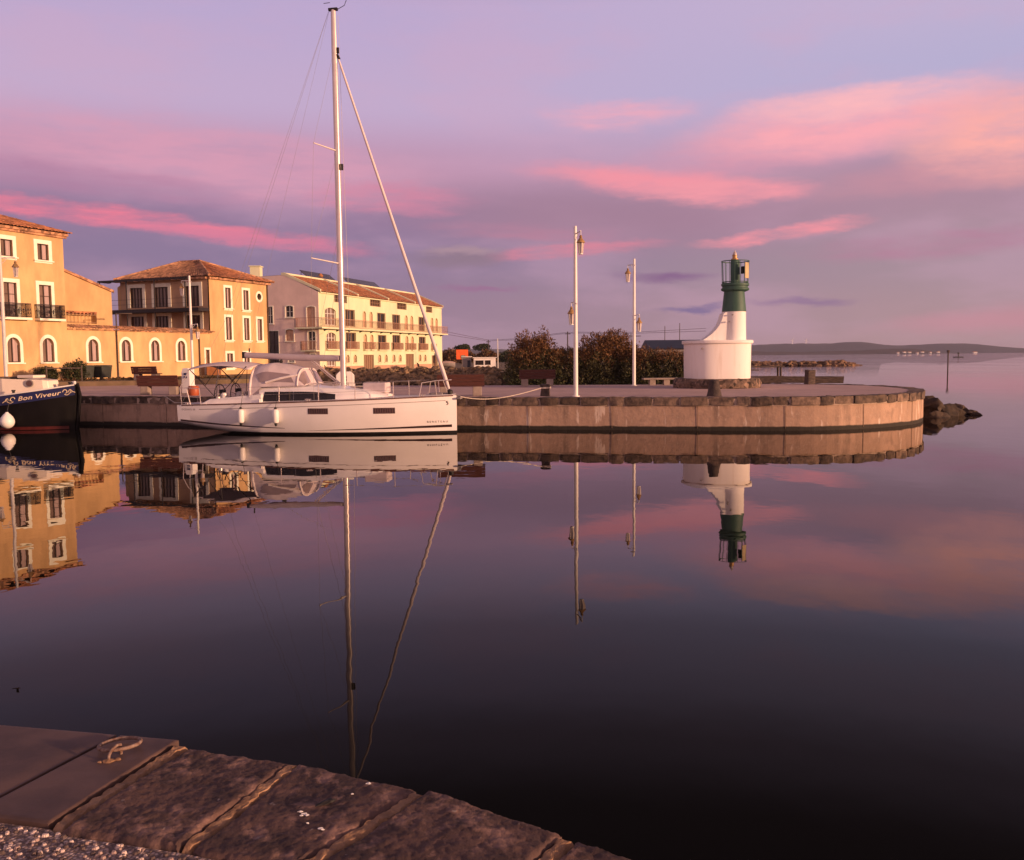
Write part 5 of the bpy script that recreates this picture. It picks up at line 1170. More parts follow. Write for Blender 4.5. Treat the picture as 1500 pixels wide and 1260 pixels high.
# far trees behind the bank
rg = random.Random(41)
trees = [(-9.3, 190, 3.0, 1.6, 'brown tree just right of the cream apartment row'), (-11.5, 215, 4.2, 2.0, 'dark flat topped pine above the left side of the orange billboard'), (-7.2, 225, 4.4, 2.2, 'dark flat topped pine right behind the orange billboard'),
         (-5.2, 195, 3.2, 1.9, 'reddish tree between the billboard and the utility pole'), (-13.5, 205, 3.6, 1.9, 'russet tree behind the forestay foot of the yacht'), (-1.0, 230, 3.3, 2.0, 'dark bushy tree behind the white pole'),
         (10.5, 215, 3.4, 2.6, 'dark tree in the gap between the two big bushes'), (14.5, 220, 3.6, 2.4, 'dark tree just right of the utility pole in the gap')]
for i, (x, y, h_, w_, lb) in enumerate(trees):
    t = thing('pine_tree' if 'pine' in lb else 'far_tree', lb, 'tree', (x, y, 1.2), 0, 'trees behind the bank')
    mb = MB(); pine = 'pine' in lb
    cl = [((x, y, 1.2+h_*.85), (w_, w_, h_*.18)), ((x+.6, y, 1.2+h_*.95), (w_*.6, w_*.6, h_*.12))] if pine else [((x, y, 1.2+h_*.55), (w_, w_, h_*.42)), ((x+w_*.5, y, 1.2+h_*.45), (w_*.7, w_*.7, h_*.38)), ((x-w_*.5, y, 1.2+h_*.4), (w_*.7, w_*.7, h_*.34))]
    for c_, r2 in cl: leaves(mb, c_, r2, 900, .3, rg, (lambda p, q: 0 if q.random() < .8 else 1), (1.4, .7, 1), seed=i*3.1)
    mb.build('crown', [M_lgreen, M_lolive] if (pine or 'dark' in lb) else [M_lrust, M_lolive], t, normals=False)
    mb = MB(); mb.tube([(x, y, 1.0), (x+.15, y, 1.2+h_*.5), (x, y, 1.2+h_*.85)], [.22, .15, .06], 7); mb.build('trunk', M_bark, t)
o = MB(); rg = random.Random(43)
for i in range(60): leaves(o, (rg.uniform(-40, 32), rg.uniform(240, 330), 1.4), (6, 6, rg.uniform(1.2, 2.6)), 260, .7, rg, lambda p, q: q.randrange(3), (1.3, .7, 1), seed=i)
o = o.build('far_scrub', [M_lrust, M_lolive, M_lgreen], normals=False); o['kind'] = 'stuff'; o['label'] = 'brown scrub far behind the bank'

# ================================================================== THE YACHT
YL = 10.5; ydir = Vector((.9806, -.196)); bow_w = Vector((-2.04, 34.0)); st_w = bow_w-ydir*YL
Y = thing('sailing_yacht', 'white sailing yacht with furled headsail moored along the far quay', 'sailing yacht', (st_w.x, st_w.y, 0), math.atan2(ydir.y, ydir.x), local=True)
def yb(t): return 1.60*(1-max(0, (t-.42)/.58)**2.3*.985)-.20*(max(0, .42-t)/.42)**2
def yzs(t): return 1.08+.26*t+.05*t*t
def yzk(t): return smooth_interp(t, [0, .12, .3, .6, .9, 1], [.30, .06, -.25, -.42, -.36, -.20])
def yzc(t): return smooth_interp(t, [0, .2, .45, .7, 1], [.46, .30, .20, .22, .25])
def ysec(t):
    b, zs, zk, zc = yb(t), yzs(t), yzk(t), yzc(t); k = 1-.30*t**3
    return [(b, zs), (b*.998, zs-.15), (b*.99, zs-(zs-zc)*.5), (b*(.965*k+.0), zc+.02), (b*.90*k, zc-.30*(zc-zk)), (b*.70*k, zc-.66*(zc-zk)), (b*.38*k, zc-.90*(zc-zk)), (0, zk)]
def yhull(x, z):
    s = ysec(x/YL)
    for (a, za), (c, zc_) in zip(s, s[1:]):
        if zc_ <= z <= za: f = (za-z)/(za-zc_) if za > zc_ else 0; return a+(c-a)*f
    return s[0][0] if z > s[0][1] else s[-1][0]
bm = bmesh.new(); NS = 64; rows = []
for i in range(NS+1):
    t = i/NS; s = ysec(t); pts = [(t*YL, -a, z) for a, z in s]+[(t*YL, a, z) for a, z in s[-2::-1]]; rows.append([bm.verts.new(p) for p in pts])
for A_, B_ in zip(rows, rows[1:]):
    for j in range(len(A_)-1): bm.faces.new((A_[j], B_[j], B_[j+1], A_[j+1]))
bm.faces.new(rows[0][::-1]); bm.faces.new(rows[-1])
bmesh.ops.remove_doubles(bm, verts=bm.verts, dist=1e-5)
low_bm = bm.copy()
g = bm.verts[:]+bm.edges[:]+bm.faces[:]; bmesh.ops.bisect_plane(bm, geom=g, plane_co=(0, 0, .085), plane_no=(0, 0, 1), clear_inner=True)
g = low_bm.verts[:]+low_bm.edges[:]+low_bm.faces[:]; bmesh.ops.bisect_plane(low_bm, geom=g, plane_co=(0, 0, .085), plane_no=(0, 0, 1), clear_outer=True)
mb = MB(); mb.bm.free(); mb.bm = bm; mb.build('hull', M_gel, Y, smooth=True)
mb = MB(); mb.bm.free(); mb.bm = low_bm; mb.build('underwater_body', M_anti, Y, smooth=True)  # dark waterline band: antifoul, with shade under the hull put into its colour
def strip(name, x0, x1, zlo, zhi, m, off=.006, n=48, sides=(-1, 1)):
    mb = MB()
    for sg_ in sides:
        pr = None
        for i in range(n+1):
            x = x0+(x1-x0)*i/n; a, b_ = zlo(x), zhi(x); q = (mb.v((x, sg_*(yhull(x, a)+off), a)), mb.v((x, sg_*(yhull(x, b_)+off), b_)))
            if pr: mb.bm.faces.new((pr[0], q[0], q[1], pr[1]))
            pr = q
    return mb.build(name, m, Y)
strip('chine_stripe', .12, 4.4, lambda x: yzc(x/YL)+.03, lambda x: yzc(x/YL)+.03+.065*max(0, 1-x/4.4)**.5+.006, M_line)
strip('boot_stripe', 5.2, 10.34, lambda x: .155+.012*(x-5.2), lambda x: .157+.031*(x-5.2), M_line)
strip('sheer_line', .95, 10.15, lambda x: yzs(x/YL)-.185, lambda x: yzs(x/YL)-.165, M_grymtl)
mb = MB()
for sg_ in (-1, 1): mb.tube([(x*YL, sg_*(yb(x)+.006), yzs(x)-.008) for x in [i/50*.97+.02 for i in range(51)]], .022, 6)
mb.build('toe_rail', M_rail, Y, smooth=True)
# deck, cockpit
mb = MB(); XC = 3.3
def deck(u, v): x = XC+(YL-XC-.01)*u; b_ = yb(x/YL); y = (v*2-1)*b_; return Vector((x, y, yzs(x/YL)-.012+.07*(1-(y/max(b_, .05))**2)))
mb.grid(deck, 40, 12)
for sg_ in (-1, 1):
    def sd_(u, v): x = .02+(XC-.02)*u; b_ = yb(x/YL); return Vector((x, sg_*(b_-.42*v), yzs(x/YL)-.012+.03*v))
    mb.grid(sd_, 14, 3)
mb.face([(.02, -1.1, .72), (XC, -1.25, .72), (XC, 1.25, .72), (.02, 1.1, .72)]); mb.face([(XC, -1.3, .7), (XC, 1.3, .7), (XC, 1.3, 1.3), (XC, -1.3, 1.3)])
mb.build('deck', M_deck, Y)
for sg_ in (-1, 1):
    mb = MB(); prof = [(.55, 1.05), (.9, 1.14), (1.25, 1.30), (1.7, 1.34), (2.9, 1.44), (3.35, 1.50), (3.35, 1.12), (.55, .75)]
    y0 = 1.02 if sg_ > 0 else -1.22; mb.extr([(x, y0, z) for x, z in prof], (0, .20, 0)); mb.build('coaming', M_gel, Y, bevel=.03)
mb = MB(); mb.box((.02, 0, .92), (.10, 2.3, .30)); mb.box((-.08, 0, 1.0), (.12, 1.0, .22)); mb.build('transom_locker', M_gel, Y, bevel=.02)
# coachroof
def roofsec(x):
    w_ = interp(x, [3.2, 4.8, 6.4, 7.3, 7.95], [1.12, 1.08, .95, .80, .45]); h_ = interp(x, [3.2, 4.9, 6.2, 7.2, 7.7, 7.95], [1.80, 1.78, 1.70, 1.58, 1.47, 1.40]); zb = yzs(x/YL)-.02
    return [(w_, zb), (w_*.96, zb+(h_-zb)*.70), (w_*.88, h_-.03), (w_*.6, h_+.02), (0, h_+.05)]
mb = MB(); xs = [3.2+4.75*i/40 for i in range(41)]; rows = []
for x in xs:
    s = roofsec(x); rows.append([mb.v((x, -a, z)) for a, z in s]+[mb.v((x, a, z)) for a, z in s[-2::-1]])
for A_, B_ in zip(rows, rows[1:]):
    for j in range(len(A_)-1): mb.bm.faces.new((A_[j], B_[j], B_[j+1], A_[j+1]))
mb.bm.faces.new(rows[0]); mb.bm.faces.new(rows[-1][::-1]); cr = mb.build('coachroof', M_gel, Y, smooth=True)
for x0, x1 in ((3.32, 4.55), (4.56, 6.15)):
    for sg_ in (-1, 1):
        mb = MB()
        def wn_(u, v):
            x = x0+(x1-x0)*u+(.10*v if x0 < 4 and u < .01 else 0); s = roofsec(x); a = s[0]; b_ = s[1]; f = .12+.80*v*(1-.25*max(0, (x-5.4)/.8)); return Vector((x, sg_*(a[0]+(b_[0]-a[0])*f+.008), a[1]+(b_[1]-a[1])*f))
        mb.grid(wn_, 12, 2); mb.build('side_window', M_dkwin, cr)
for x in (6.75, 5.6): mb = MB(); mb.box((x, 0, roofsec(x)[4][1]+.02), (.55, .55, .05)); mb.build('hatch', M_vinyl, cr, bevel=.02)
mb = MB()
for sg_ in (-1, 1): mb.tube([(4.7, sg_*.75, 1.84), (4.9, sg_*.75, 1.88), (5.9, sg_*.70, 1.84), (6.0, sg_*.7, 1.78)], .016, 6)
mb.build('grab_rail', M_steel, cr)
for x0 in (5.33, 7.70):
    for sg_ in (-1, 1):
        mb = MB()
        def hw(u, v): x = x0+.75*u; z = .765+.215*v; return Vector((x, sg_*(yhull(x, z)+.007), z))
        mb.grid(hw, 8, 2); f = mb.build('hull_window', M_hullwin, Y)
        mb = MB()
        for k_ in range(9): x = x0+.04+.67*k_/8; mb.tube([(x, sg_*(yhull(x, .80)+.010), .80), (x, sg_*(yhull(x, .95)+.010), .95)], .008, 4)
        mb.build('louvre', M_dkwin, f)
# sprayhood
SX = [2.84, 2.9, 3.1, 3.5, 4.1, 4.68, 4.72, 4.98]; SZ = [2.45, 2.52, 2.60, 2.64, 2.53, 2.40, 2.36, 1.82]
def hood(u, v):
    x = 2.84+(4.98-2.84)*u; zt = interp(x, SX, SZ); zb = interp(x, [2.84, 3.3, 5], [1.35, 1.74, 1.76]); wb = interp(x, [2.84, 3.6, 4.98], [1.20, 1.10, .98])
    a = PI*v; ca = math.cos(a); sa = math.sin(a); ex = .42
    return Vector((x, -math.copysign(abs(ca)**ex, ca)*wb*(1-.13*sa), zb+(zt-zb)*abs(sa)**(.8 if zt-zb > .3 else 1)))
mb = MB(); mb.grid(hood, 36, 32); hd = mb.build('sprayhood', M_canv, Y, smooth=True)
def hpatch(u0, u1, v0, v1, name, m, off=.012, skew=0.0, tri=None):
    mb = MB()
    def fn(a, b_):
        if tri: aa = tri(a, b_); u, v = aa
        else: u, v = u0+(u1-u0)*a+skew*b_, v0+(v1-v0)*b_
        p = hood(u, v); q = (hood(min(1, u+.01), v)-hood(max(0, u-.01), v)).cross(hood(u, min(1, v+.01))-hood(u, max(0, v-.01)))
        if q.length > 1e-9: q.normalize()
        c_ = Vector((p.x, 0, 1.9)); q = q if q.dot(p-c_) > 0 else -q; return p+q*off
    mb.grid(fn, 14, 14); return mb.build(name, m, hd, smooth=True)
for v0, v1 in ((.05, .19), (.95, .81)):
    hpatch(.20, .80, v0, v1, 'side_pane', M_vinyl, skew=-.10)
hpatch(.885, .985, .10, .46, 'front_pane', M_vinyl); hpatch(.885, .985, .54, .90, 'front_pane', M_vinyl)
mb = MB()
for v_ in (1, -1):
    P_ = [hood(.30, .5-.46*v_*1.0), hood(.55, .5-.40*v_), hood(.84, .5-.30*v_)]; mb.tube([p+Vector((0, -.03*v_, 0)) for p in P_], .045, 8)
mb.tube([hood(.01, i/24)+Vector((-.0, 0, .01)) for i in range(25)], .05, 8); mb.tube([hood(.86, i/24)+Vector((0, 0, .012)) for i in range(25)], .028, 8)
mb.build('hood_seam', mat('pale_canvas', (.74, .65, .62), .8), hd, smooth=True)
# bimini
mb = MB()
def bim(u, v): x = .36+2.5*u; y = (v*2-1)*1.18; return Vector((x, y, 2.50+.17*math.sin(PI*min(1, u*1.0+.05))**.8+.06*u-.14*abs(v*2-1)**3))
mb.grid(bim, 20, 16); bmn = mb.build('bimini', M_canv, Y, smooth=True); sol = bmn.modifiers.new('thick', 'SOLIDIFY'); sol.thickness = .03
mb = MB()
for sg_ in (-1, 1):
    y = sg_*1.16
    for a, b_ in (((1.5, y, 1.32), (.42, y, 2.42)), ((1.5, y, 1.32), (2.75, y, 2.52)), ((.42, y, 2.42), (1.05, y, 1.85)), ((1.5, y, 1.34), (1.6, y, 2.56)), ((2.1, y, 1.95), (2.75, y, 2.5)), ((1.05, y, 1.8), (1.6, y, 2.5))): mb.tube([a, b_], .014, 6)
mb.build('bimini_frame', M_iron, bmn)
mb = MB(); mb.lathe([(.05, -.25), (.12, -.15), (.13, .15), (.05, .25)], 12)
for v in mb.bm.verts: v.co = Vector((2.45+v.co.z, .95+v.co.y, 2.02+v.co.x))
mb.build('rolled_cover', M_tape, Y, smooth=True)
# wheels, binnacles, winches
for sg_ in (-1, 1):
    mb = MB(); c_ = Vector((1.35, sg_*.62, 1.42)); mb.tube([c_+Vector((.03*math.sin(2*PI*i/32)*0, .42*math.cos(2*PI*i/32), .42*math.sin(2*PI*i/32))) for i in range(32)], .018, 8, closed=True)
    for k_ in range(5): a = 2*PI*k_/5+.4; mb.tube([c_, c_+Vector((0, .42*math.cos(a), .42*math.sin(a)))], .010, 6)
    mb.build('steering_wheel', M_tape, Y, smooth=True)
    mb = MB(); mb.lathe([(.14, .72), (.11, 1.2), (.15, 1.46), (.13, 1.52)], 14, (1.52, sg_*.62, 0)); bi = mb.build('binnacle', M_gel, Y, smooth=True)
    mb = MB(); mb.box((1.46, sg_*.62, 1.56), (.16, .26, .16)); mb.build('instrument', M_tape, bi, bevel=.02)
    for x, z in ((1.55, 1.33), (2.55, 1.40)): mb = MB(); mb.lathe([(.085, z), (.085, z+.05), (.055, z+.08), (.06, z+.14), (.075, z+.17)], 16, (x, sg_*1.12, 0)); mb.build('winch', M_steel, Y, smooth=True)
# spars
MX = 6.10
mb = MB(); mb.lathe([(1, 1.66), (1, 5), (1, 10), (1, 14.2), (.88, 15.50)], 20)
for v in mb.bm.verts: k_ = v.co.z; v.co = Vector((MX+v.co.x*.104-(k_-1.6)*.004, v.co.y*.076, k_))
ms = mb.build('mast', M_alu, Y, smooth=True)
mz = lambda z: MX-(z-1.6)*.004
mb = MB(); mb.box((mz(15.9), 0, 15.52), (.34, .12, .09)); mb.tube([(mz(15.8)+.15, .05, 15.53), (mz(15.8)+.42, .05, 15.65), (mz(15.8)+.5, .05, 15.83)], .012, 5); mb.tube([(mz(15.8)-.1, 0, 15.53), (mz(15.8)-.12, 0, 15.48)], .012, 5); mb.tube([(mz(15.8)-.35, -.03, 15.75), (mz(15.8)-.12, 0, 15.77)], .012, 5); mb.tube([(mz(15.8)+.44, -.08, 15.83), (mz(15.8)+.6, .15, 15.88)], .014, 5); mb.build('masthead', M_tape, ms)
for z, wd, sw in ((6.32, 1.22, .62), (10.45, .98, .50)):
    for sg_ in (-1, 1):
        mb = MB(); mb.tube([(mz(z)-.04, sg_*.08, z), (mz(z)-sw, sg_*wd, z+.10)], [.032, .020], 6); mb.build('spreader', M_alu, ms)
mb = MB(); mb.box((mz(10.0)+.15, 0, 9.85), (.12, .1, .22)); mb.box((mz(14.0)-.02+.15, 0, 14.05), (.10, .08, .2)); mb.build('steaming_light', M_tape, ms)
mb = MB(); mb.tube([(MX-.14, 0, 2.78), (4.5, 0, 2.82), (2.1, 0, 2.94)], [.115, .125, .105], 14)
for v in mb.bm.verts: v.co.y *= .8
bo_ = mb.build('boom', M_boom, Y, smooth=True)
mb = MB(); mb.box((2.08, 0, 2.94), (.10, .18, .25)); mb.tube([(2.3, 0, 3.05), (2.3, 0, 3.2)], .03, 6); mb.build('boom_end', M_tape, bo_)
mb = MB(); mb.tube([(MX-.15, 0, 1.85), (4.9, 0, 2.72)], .032, 8); mb.tube([(MX-.16, 0, 1.78), (4.82, 0, 2.68)], .018, 6); mb.build('boom_vang', M_steel, Y)
mb = MB(); mb.tube([(3.55, 0, 2.80), (3.42, .05, 2.62)], .016, 6); mb.tube([(3.7, 0, 2.80), (3.55, -.1, 2.66)], .02, 6); mb.lathe([(.05, 2.60), (.07, 2.68), (.05, 2.74)], 10, (3.6, 0, 0)); mb.build('mainsheet_block', M_tape, Y)
FT = Vector((mz(13.85)+.12, 0, 13.85)); FB_ = Vector((10.22, 0, 1.62))
mb = MB(); n_ = 60; pts = [FT.lerp(FB_, i/n_) for i in range(n_+1)]; rr_ = [interp(i/n_, [0, .03, .5, .97, 1], [.030, .040, .058, .072, .045]) for i in range(n_+1)]
mb.tube(pts, rr_, 12); fs = mb.build('furled_headsail', mat('furled_sail', (.72, .62, .60), .7, var=.06, vs=2), Y, smooth=True)
mb = MB(); mb.lathe([(.05, 1.40), (.11, 1.43), (.11, 1.56), (.05, 1.60)], 16, (10.25, 0, 0)); mb.tube([FB_, (10.36, 0, 1.38)], .02, 6); mb.build('furling_drum', M_tape, fs, smooth=True)
mb = MB(); mb.tube([FT+Vector((-.02, 0, .06)), FT.lerp(FB_, .012)+Vector((.02, 0, .03))], .05, 8); mb.build('swivel', M_tape, fs)
def wire(name, segs, r_=.009, m=M_steel):
    mb = MB()
    for q in segs: mb.tube(q, r_, 5)
    return mb.build(name, m, Y)
for sg_ in (-1, 1):
    wire('backstay', [[(mz(15.8)-.16, 0, 15.5), (1.4, sg_*.2, 4.2), (.12, sg_*1.25, 1.15)]], .0045, M_grymtl)
    wire('shroud', [[(mz(14.0), sg_*.07, 14.0), (mz(10.45)-.50, sg_*.98, 10.55), (mz(6.32)-.62, sg_*1.22, 6.42), (5.55, sg_*1.50, 1.3)], [(mz(10.3), sg_*.07, 10.3), (mz(6.32)-.62, sg_*1.22, 6.42)], [(mz(6.2), sg_*.07, 6.2), (5.65, sg_*1.48, 1.3)]], .004, M_grymtl)
wire('topping_lift', [[(mz(15.8)-.16, 0, 15.45), (2.3, 0, 3.2)]], .0035, M_grymtl)
wire('halyard', [[(mz(15)+.16, .05, 15.3), (MX+.30, .10, 1.75)]], .006, M_rope); wire('halyard', [[(mz(13)+.15, -.06, 13.6), (MX+.22, -.2, 1.72)]], .006, M_rope)
wire('lazy_jack', [[(mz(8)-.1, .06, 7.2), (4.9, .10, 2.95)], [(5.3, .08, 3.75), (3.5, .10, 2.97)]], .005, M_rope)
# guard rails
for x in (4.2, 5.72, 7.05, 8.38):
    for sg_ in (-1, 1): y = sg_*(yb(x/YL)-.06); mb = MB(); mb.tube([(x, y, yzs(x/YL)), (x, y-sg_*.02, yzs(x/YL)+.60)], .017, 8); mb.build('stanchion', M_steel, Y)
for sg_ in (-1, 1):
    pts1 = [(x, sg_*(yb(x/YL)-.07), yzs(x/YL)+.59) for x in (.9, 2.6, 4.2, 5.72, 7.05, 8.38, 9.3)]; pts2 = [(p[0], p[1], p[2]-.29) for p in pts1]; wire('lifeline', [pts1, pts2], .006)
mb = MB(); yy = lambda x: yb(x/YL)-.06
top = [(9.25, -yy(9.25), 1.30), (9.35, -yy(9.35)-.0, 1.86), (9.8, -.24, 1.93), (10.28, -.12, 1.95), (10.28, .12, 1.95), (9.8, .24, 1.93), (9.35, yy(9.35), 1.86), (9.25, yy(9.25), 1.30)]
mb.tube(top, .018, 8)
for sg_ in (-1, 1): mb.tube([(10.22, sg_*.05, 1.36), (10.05, sg_*.19, 1.94)], .016, 8); mb.tube([(9.8, sg_*.20, 1.35), (9.75, sg_*.25, 1.93)], .014, 6)
mb.build('pulpit', M_steel, Y, smooth=True)
for sg_ in (-1, 1):
    mb = MB(); mb.tube([(.15, sg_*1.30, 1.06), (.10, sg_*1.32, 1.72), (.45, sg_*1.36, 1.73), (.95, sg_*1.42, 1.70), (1.0, sg_*1.42, 1.08)], .017, 8); mb.tube([(.12, sg_*1.31, 1.40), (.98, sg_*1.42, 1.38)], .012, 6)
    mb.tube([(.10, sg_*1.32, 1.72), (.42, sg_*1.16, 2.42)], .014, 6); mb.tube([(.55, sg_*1.38, 1.08), (.40, sg_*1.36, 1.66)], .02, 6); mb.build('pushpit', M_steel, Y, smooth=True)
mb = MB(); mb.box((7.42, .0, 1.68), (.9, .6, .38)); mb.build('deck_box', M_canv, Y, bevel=.04)
mb = MB(); mb.box((9.75, 0, 1.42), (.5, .3, .12)); mb.tube([(9.6, .05, 1.46), (10.3, .03, 1.46), (10.66, 0, 1.34)], .03, 6); mb.box((10.62, 0, 1.28), (.14, .3, .07)); mb.build('anchor', M_grymtl, Y, bevel=.02)
for x in (.35, 5.3, 9.35):
    for sg_ in (-1, 1): y = sg_*(yb(x/YL)-.12); z = yzs(x/YL)+.02; mb = MB(); mb.tube([(x-.12, y, z+.06), (x+.12, y, z+.06)], .018, 6); mb.tube([(x-.04, y, z), (x-.04, y, z+.06)], .015, 6); mb.tube([(x+.04, y, z), (x+.04, y, z+.06)], .015, 6); mb.build('cleat', M_steel, Y)
lettering(Y, 'BENETEAU', .10, lambda a, b_: Vector((9.50+a, -(yhull(min(10.4, 9.50+a), .40+b_)+.006), .395+b_)), M_line, width=.70, spacing=1.5)
lettering(Y, 'OCEANIS 38', .10, lambda a, b_: Vector((.20+a, -(yhull(.20+a, .89+b_)+.006), .89+b_)), M_grymtl, width=.58, spacing=1.2)
mb = MB(); pts = [(a*.62, b_*.62) for a, b_ in ((.05, .10), (.0, .135), (-.05, .115), (-.02, .06), (.04, .02), (.045, -.05), (-.01, -.095), (-.055, -.075), (-.03, -.045))]
mb.tube([(10.2+a, -(yhull(10.2+a, 1.10+b_)+.004), 1.10+b_) for a, b_ in pts], [.007, .012, .014, .018, .02, .016, .011, .007, .004], 6); mb.build('bow_emblem', M_line, Y)
# fenders hung over the side
def fender(label, x):
    t = thing('fender', label, 'fender', (0, 0, 0), 0, 'white fenders on the yacht side', local=True); t.location = Y.matrix_world @ Vector((0, 0, 0)); t.location = (st_w.x, st_w.y, 0); t.rotation_euler = Y.rotation_euler
    y = -(yhull(x, .75)+.125)
    mb = MB(); mb.lathe([(.03, .43), (.10, .46), (.122, .52), (.124, .86), (.10, .93), (.04, .96)], 18, (x, y, 0)); mb.build('body', M_white, t, smooth=True)
    for za, zb in ((.335, .45), (.945, 1.03)): mb = MB(); mb.lathe([(.03, za), (.055, (za+zb)/2), (.05 if za < .5 else .03, zb)], 12, (x, y, 0)); mb.build('end_cap', M_tape, t)
    mb = MB(); mb.tube([(x, y, 1.0), (x, -(yb(x/YL)+.04), yzs(x/YL)+.0), (x, -(yb(x/YL)-.06), yzs(x/YL)+.32)], .009, 6); mb.build('lanyard', M_tape, t)
fender('white cylindrical fender near the cockpit, left of the two on the yacht side', 2.74); fender('white cylindrical fender below the sprayhood, right of the two on the yacht side', 4.13)

# ================================================================== THE BARGE
BL = 9.5; bd = Vector((.970, -.2425)); bb = Vector((-17.72, 37.65)); bs = bb-bd*BL
BV = thing('barge', 'black hulled barge with blue bow band and cream cabin cut by the left edge', 'barge', (bs.x, bs.y, 0), math.atan2(bd.y, bd.x), local=True)
def vb(t): return 1.30*(1-max(0, (t-.62)/.38)**2.6*.93)-.12*max(0, .15-t)/.15
def vzs(t): return 1.10+.70*t**2.6
def vrow(t):
    b, zs = vb(t), vzs(t); rk = .10*max(0, (t-.9)/.1)
    return [(b, zs), (b*1.0, zs-.45), (b*.985, .55), (b*.95, .12), (b*.86, -.25), (b*.5, -.45), (0, -.5)], rk
def vh(x, z):
    s, _ = vrow(x/BL)
    for (a, za), (c, zc_) in zip(s, s[1:]):
        if zc_ <= z <= za: return a+(c-a)*(za-z)/(za-zc_)
    return s[0][0]
mb = MB(); rows = []
for i in range(61):
    t = i/60; s, rk = vrow(t)
    f = lambda z: -.14*max(0, (t-.93)/.07)*(1 if z < .6 else max(0, (1.3-z)/.7))
    rows.append([mb.v((t*BL+f(z), -a, z)) for a, z in s]+[mb.v((t*BL+f(z), a, z)) for a, z in s[-2::-1]])
for A_, B_ in zip(rows, rows[1:]):
    for j in range(len(A_)-1): mb.bm.faces.new((A_[j], B_[j], B_[j+1], A_[j+1]))
mb.bm.faces.new(rows[0][::-1]); mb.bm.faces.new(rows[-1]); mb.build('hull', M_black, BV, smooth=True)
def vstrip(name, x0, x1, zlo, zhi, m, off):
    mb = MB()
    for sg_ in (-1, 1):
        pr = None
        for i in range(81):
            x = x0+(x1-x0)*i/80; a, b_ = zlo(x), zhi(x); q = (mb.v((x, sg_*(vh(x, a)+off), a)), mb.v((x, sg_*(vh(x, b_)+off), b_)))
            if pr: mb.bm.faces.new((pr[0], q[0], q[1], pr[1]))
            pr = q
    return mb.build(name, m, BV, smooth=True)
vstrip('sheer_band', .05, BL-.03, lambda x: vzs(x/BL)-.40, lambda x: vzs(x/BL)-.02, M_blue, .012)
vstrip('waterline_stripe', .05, BL-.25, lambda x: .02, lambda x: .125+.02*(x/BL), M_red, .008)
mb = MB()
for sg_ in (-1, 1): mb.tube([(x, sg_*(vh(x, vzs(x/BL))-.01), vzs(x/BL)+.01) for x in [BL*(.01+.985*i/60) for i in range(61)]], .030, 6)
mb.build('gunwale', M_white, BV, smooth=True)
mb = MB(); mb.tube([(BL-.02, 0, vzs(1)+.06), (BL+.10, 0, 1.35), (BL-.02, 0, .6), (BL-.12, 0, -.3)], .075, 8); mb.build('stem', M_black, BV, smooth=True)
mb = MB()
def vdk(u, v): x = .03+(BL-.06)*u; b_ = vh(x, vzs(x/BL))-.02; return Vector((x, (v*2-1)*b_, vzs(x/BL)-.10))
mb.grid(vdk, 40, 6); mb.build('deck', M_timber, BV)
# cabin: straight sides aft, tapering trunk forward
def cab(pl, z0, z1, inset): return [(x, y, z0(x)) for x, y in pl], [(x*1.0-(inset if x > 6.5 else 0), y*(1-inset*.6), z1(x)) for x, y in pl]
pl = [(1.2, -.98), (6.75, -.98), (8.25, -.46), (8.4, -.30), (8.4, .30), (8.25, .46), (6.75, .98), (1.2, .98)]
lo_, hi_ = cab(pl, lambda x: vzs(x/BL)-.12, lambda x: 2.06+.05*max(0, (x-5)/3)-.12*max(0, (x-7.9)/.45), .06)
mb = MB(); A_ = [mb.v(p) for p in lo_]; B_ = [mb.v(p) for p in hi_]; n_ = len(pl)
for i in range(n_): mb.bm.faces.new((A_[i], A_[(i+1) % n_], B_[(i+1) % n_], B_[i]))
mb.bm.faces.new(B_); cb = mb.build('cabin', M_cabin, BV, bevel=.03)
mb = MB(); mb.prism([(1.0, -1.06), (6.5, -1.06), (6.5, 1.06), (1.0, 1.06)], 2.085, 2.13); mb.build('roof', M_timber, cb)
mb = MB(); mb.box((7.3, 0, 2.15), (.8, .7, .12)); mb.build('hatch', M_cabin, cb, bevel=.03)
mb = MB(); a = math.atan2(.52, 1.5); c_ = Vector((7.75, -.625, 1.88))
dv = Vector((math.cos(a), math.sin(a), 0)); nv_ = Vector((math.sin(a), -math.cos(a), .0)); ring_ = [c_+dv*.15*math.cos(2*PI*i/20)+Vector((0, 0, .15*math.sin(2*PI*i/20))) for i in range(20)]
mb.extr(ring_, nv_*.05); pw = mb.build('porthole', M_grymtl, cb)
mb = MB(); mb.extr([c_+(q-c_)*.78+nv_*.052 for q in ring_], nv_*.006); mb.build('pane', M_hullwin, pw)
for x, y in ((7.4, -1.12), (9.25, -.12), (9.3, .12)):
    mb = MB(); z = vzs(x/BL)+.0; mb.lathe([(.05, z-.1), (.05, z+.10), (.075, z+.12), (.075, z+.17)], 10, (x, y, 0)); mb.build('bollard_post', M_tape, BV, smooth=True)
mb = MB(); mb.lathe([(.03, 1.82), (.065, 1.86), (.065, 1.93), (.03, 1.96)], 10, (9.45, -.1, 0)); mb.lathe([(.03, 1.8), (.06, 1.84), (.06, 1.9), (.03, 1.93)], 10, (9.1, .2, 0)); mb.build('deck_light', M_white, BV, smooth=True)
bandf = lambda x0, lift: (lambda a, b_: Vector((x0+a, -(vh(x0+a, vzs((x0+a)/BL)-.25+lift+b_)+.018), vzs((x0+a)/BL)-.30+lift+b_)))
lettering(BV, 'Bon', .24, bandf(7.62, 0), M_gold, width=.52, shear=.2, bold=.003, spacing=1.08); lettering(BV, 'Viveur', .24, bandf(8.26, .0), M_gold, width=.82, shear=.2, bold=.003, spacing=1.08)
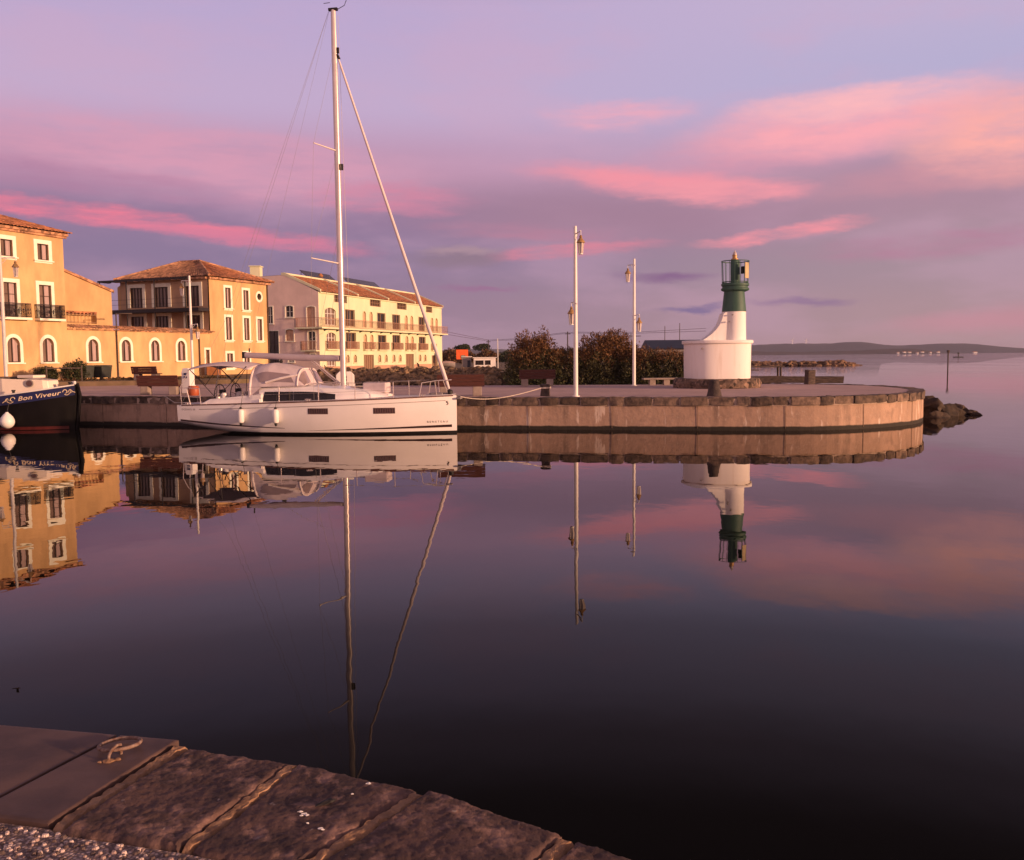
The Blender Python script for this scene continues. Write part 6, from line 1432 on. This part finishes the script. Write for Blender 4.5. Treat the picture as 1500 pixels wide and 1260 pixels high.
def scroll(x0, flip):
    mb = MB(); q = []
    def P(a, b_):
        x = x0+(a if not flip else .34-a*.7); return Vector((x, -(vh(min(x, BL), vzs(x/BL)-.2)+.020), vzs(x/BL)-.21+b_))
    mb.tube([P(.42+.09*math.cos(i*.4), .09*math.sin(i*.4)*(1-.02*i)) for i in range(12)], .018, 5); mb.tube([P(a, -.09+.05*math.sin(a*14)) for a in [i*.04 for i in range(12)]], .015, 5)
    mb.tube([P(.10+.2*i/8, -.05+.11*math.sin(i*.4)) for i in range(9)], .014, 5); mb.tube([P(.22+.04*math.cos(i*.6), .0+.04*math.sin(i*.6)) for i in range(9)], .012, 5); mb.build('scroll_ornament', M_gold, BV)
scroll(6.98, False); scroll(9.14, True)
fb = thing('ball_fender', 'round white pear shaped fender hanging on the barge side', 'fender', (bs.x, bs.y, 0), math.atan2(bd.y, bd.x), local=True)
x = 7.32; y = -(vh(x, .4)+.28); mb = MB(); prof = [(.02, .10)]+[(.275*math.sin(a), .375-.275*math.cos(a)) for a in [PI*(i+1)/12 for i in range(7)]]+[(.22, .56), (.13, .67), (.07, .72), (.05, .76)]
mb.lathe(prof, 24, (x, y, 0)); mb.build('ball', M_white, fb, smooth=True); mb = MB(); mb.tube([(x, y, .74), (x, -(vh(x, 1.2)+.04), 1.3), (x, -(vh(x, 1.2)-.05), vzs(x/BL)+.05)], .012, 6); mb.build('lanyard', M_tape, fb)

# ================================================================== GULL
gu = thing('gull', 'small gull gliding high at the far left of the sky', 'bird', (-38.2, 69, 22.3), R(20), local=True)
mb = MB(); mb.tube([(-.30, 0, 0), (-.12, 0, .02), (.08, 0, .03), (.2, 0, .05), (.28, 0, .04)], [.02, .07, .08, .045, .008], 8)
mb.extr([(-.12, 0, .03), (-.36, .09, .02), (-.36, -.09, .02)], (0, 0, .012))
for sg_ in (-1, 1):
    mb.extr([(.10, sg_*.05, .05), (.14, sg_*.32, .20), (.02, sg_*.70, .10), (-.04, sg_*.34, .18), (-.06, sg_*.05, .05)], (0, 0, .012))
mb.build('body', mat('gull_grey', (.16, .12, .12), .8), gu, smooth=True)

# ================================================================== HAZE over the lagoon
mb = MB(); mb.box((0, 4225, 37.5), (13000, 8750, 81)); hz_ = mb.build('haze', [])
M_haze = bpy.data.materials.new('dusk_haze'); M_haze.use_nodes = True; t = M_haze.node_tree; t.nodes.clear()
pv_ = t.nodes.new('ShaderNodeVolumePrincipled'); pv_.inputs['Color'].default_value = (.60, .62, .86, 1); pv_.inputs['Density'].default_value = 1.05e-4; pv_.inputs['Anisotropy'].default_value = 0.0
oo = t.nodes.new('ShaderNodeOutputMaterial'); t.links.new(pv_.outputs[0], oo.inputs['Volume'])
hz_.data.materials.append(M_haze); hz_['kind'] = 'stuff'; hz_['label'] = 'thin dusk haze over the lagoon'
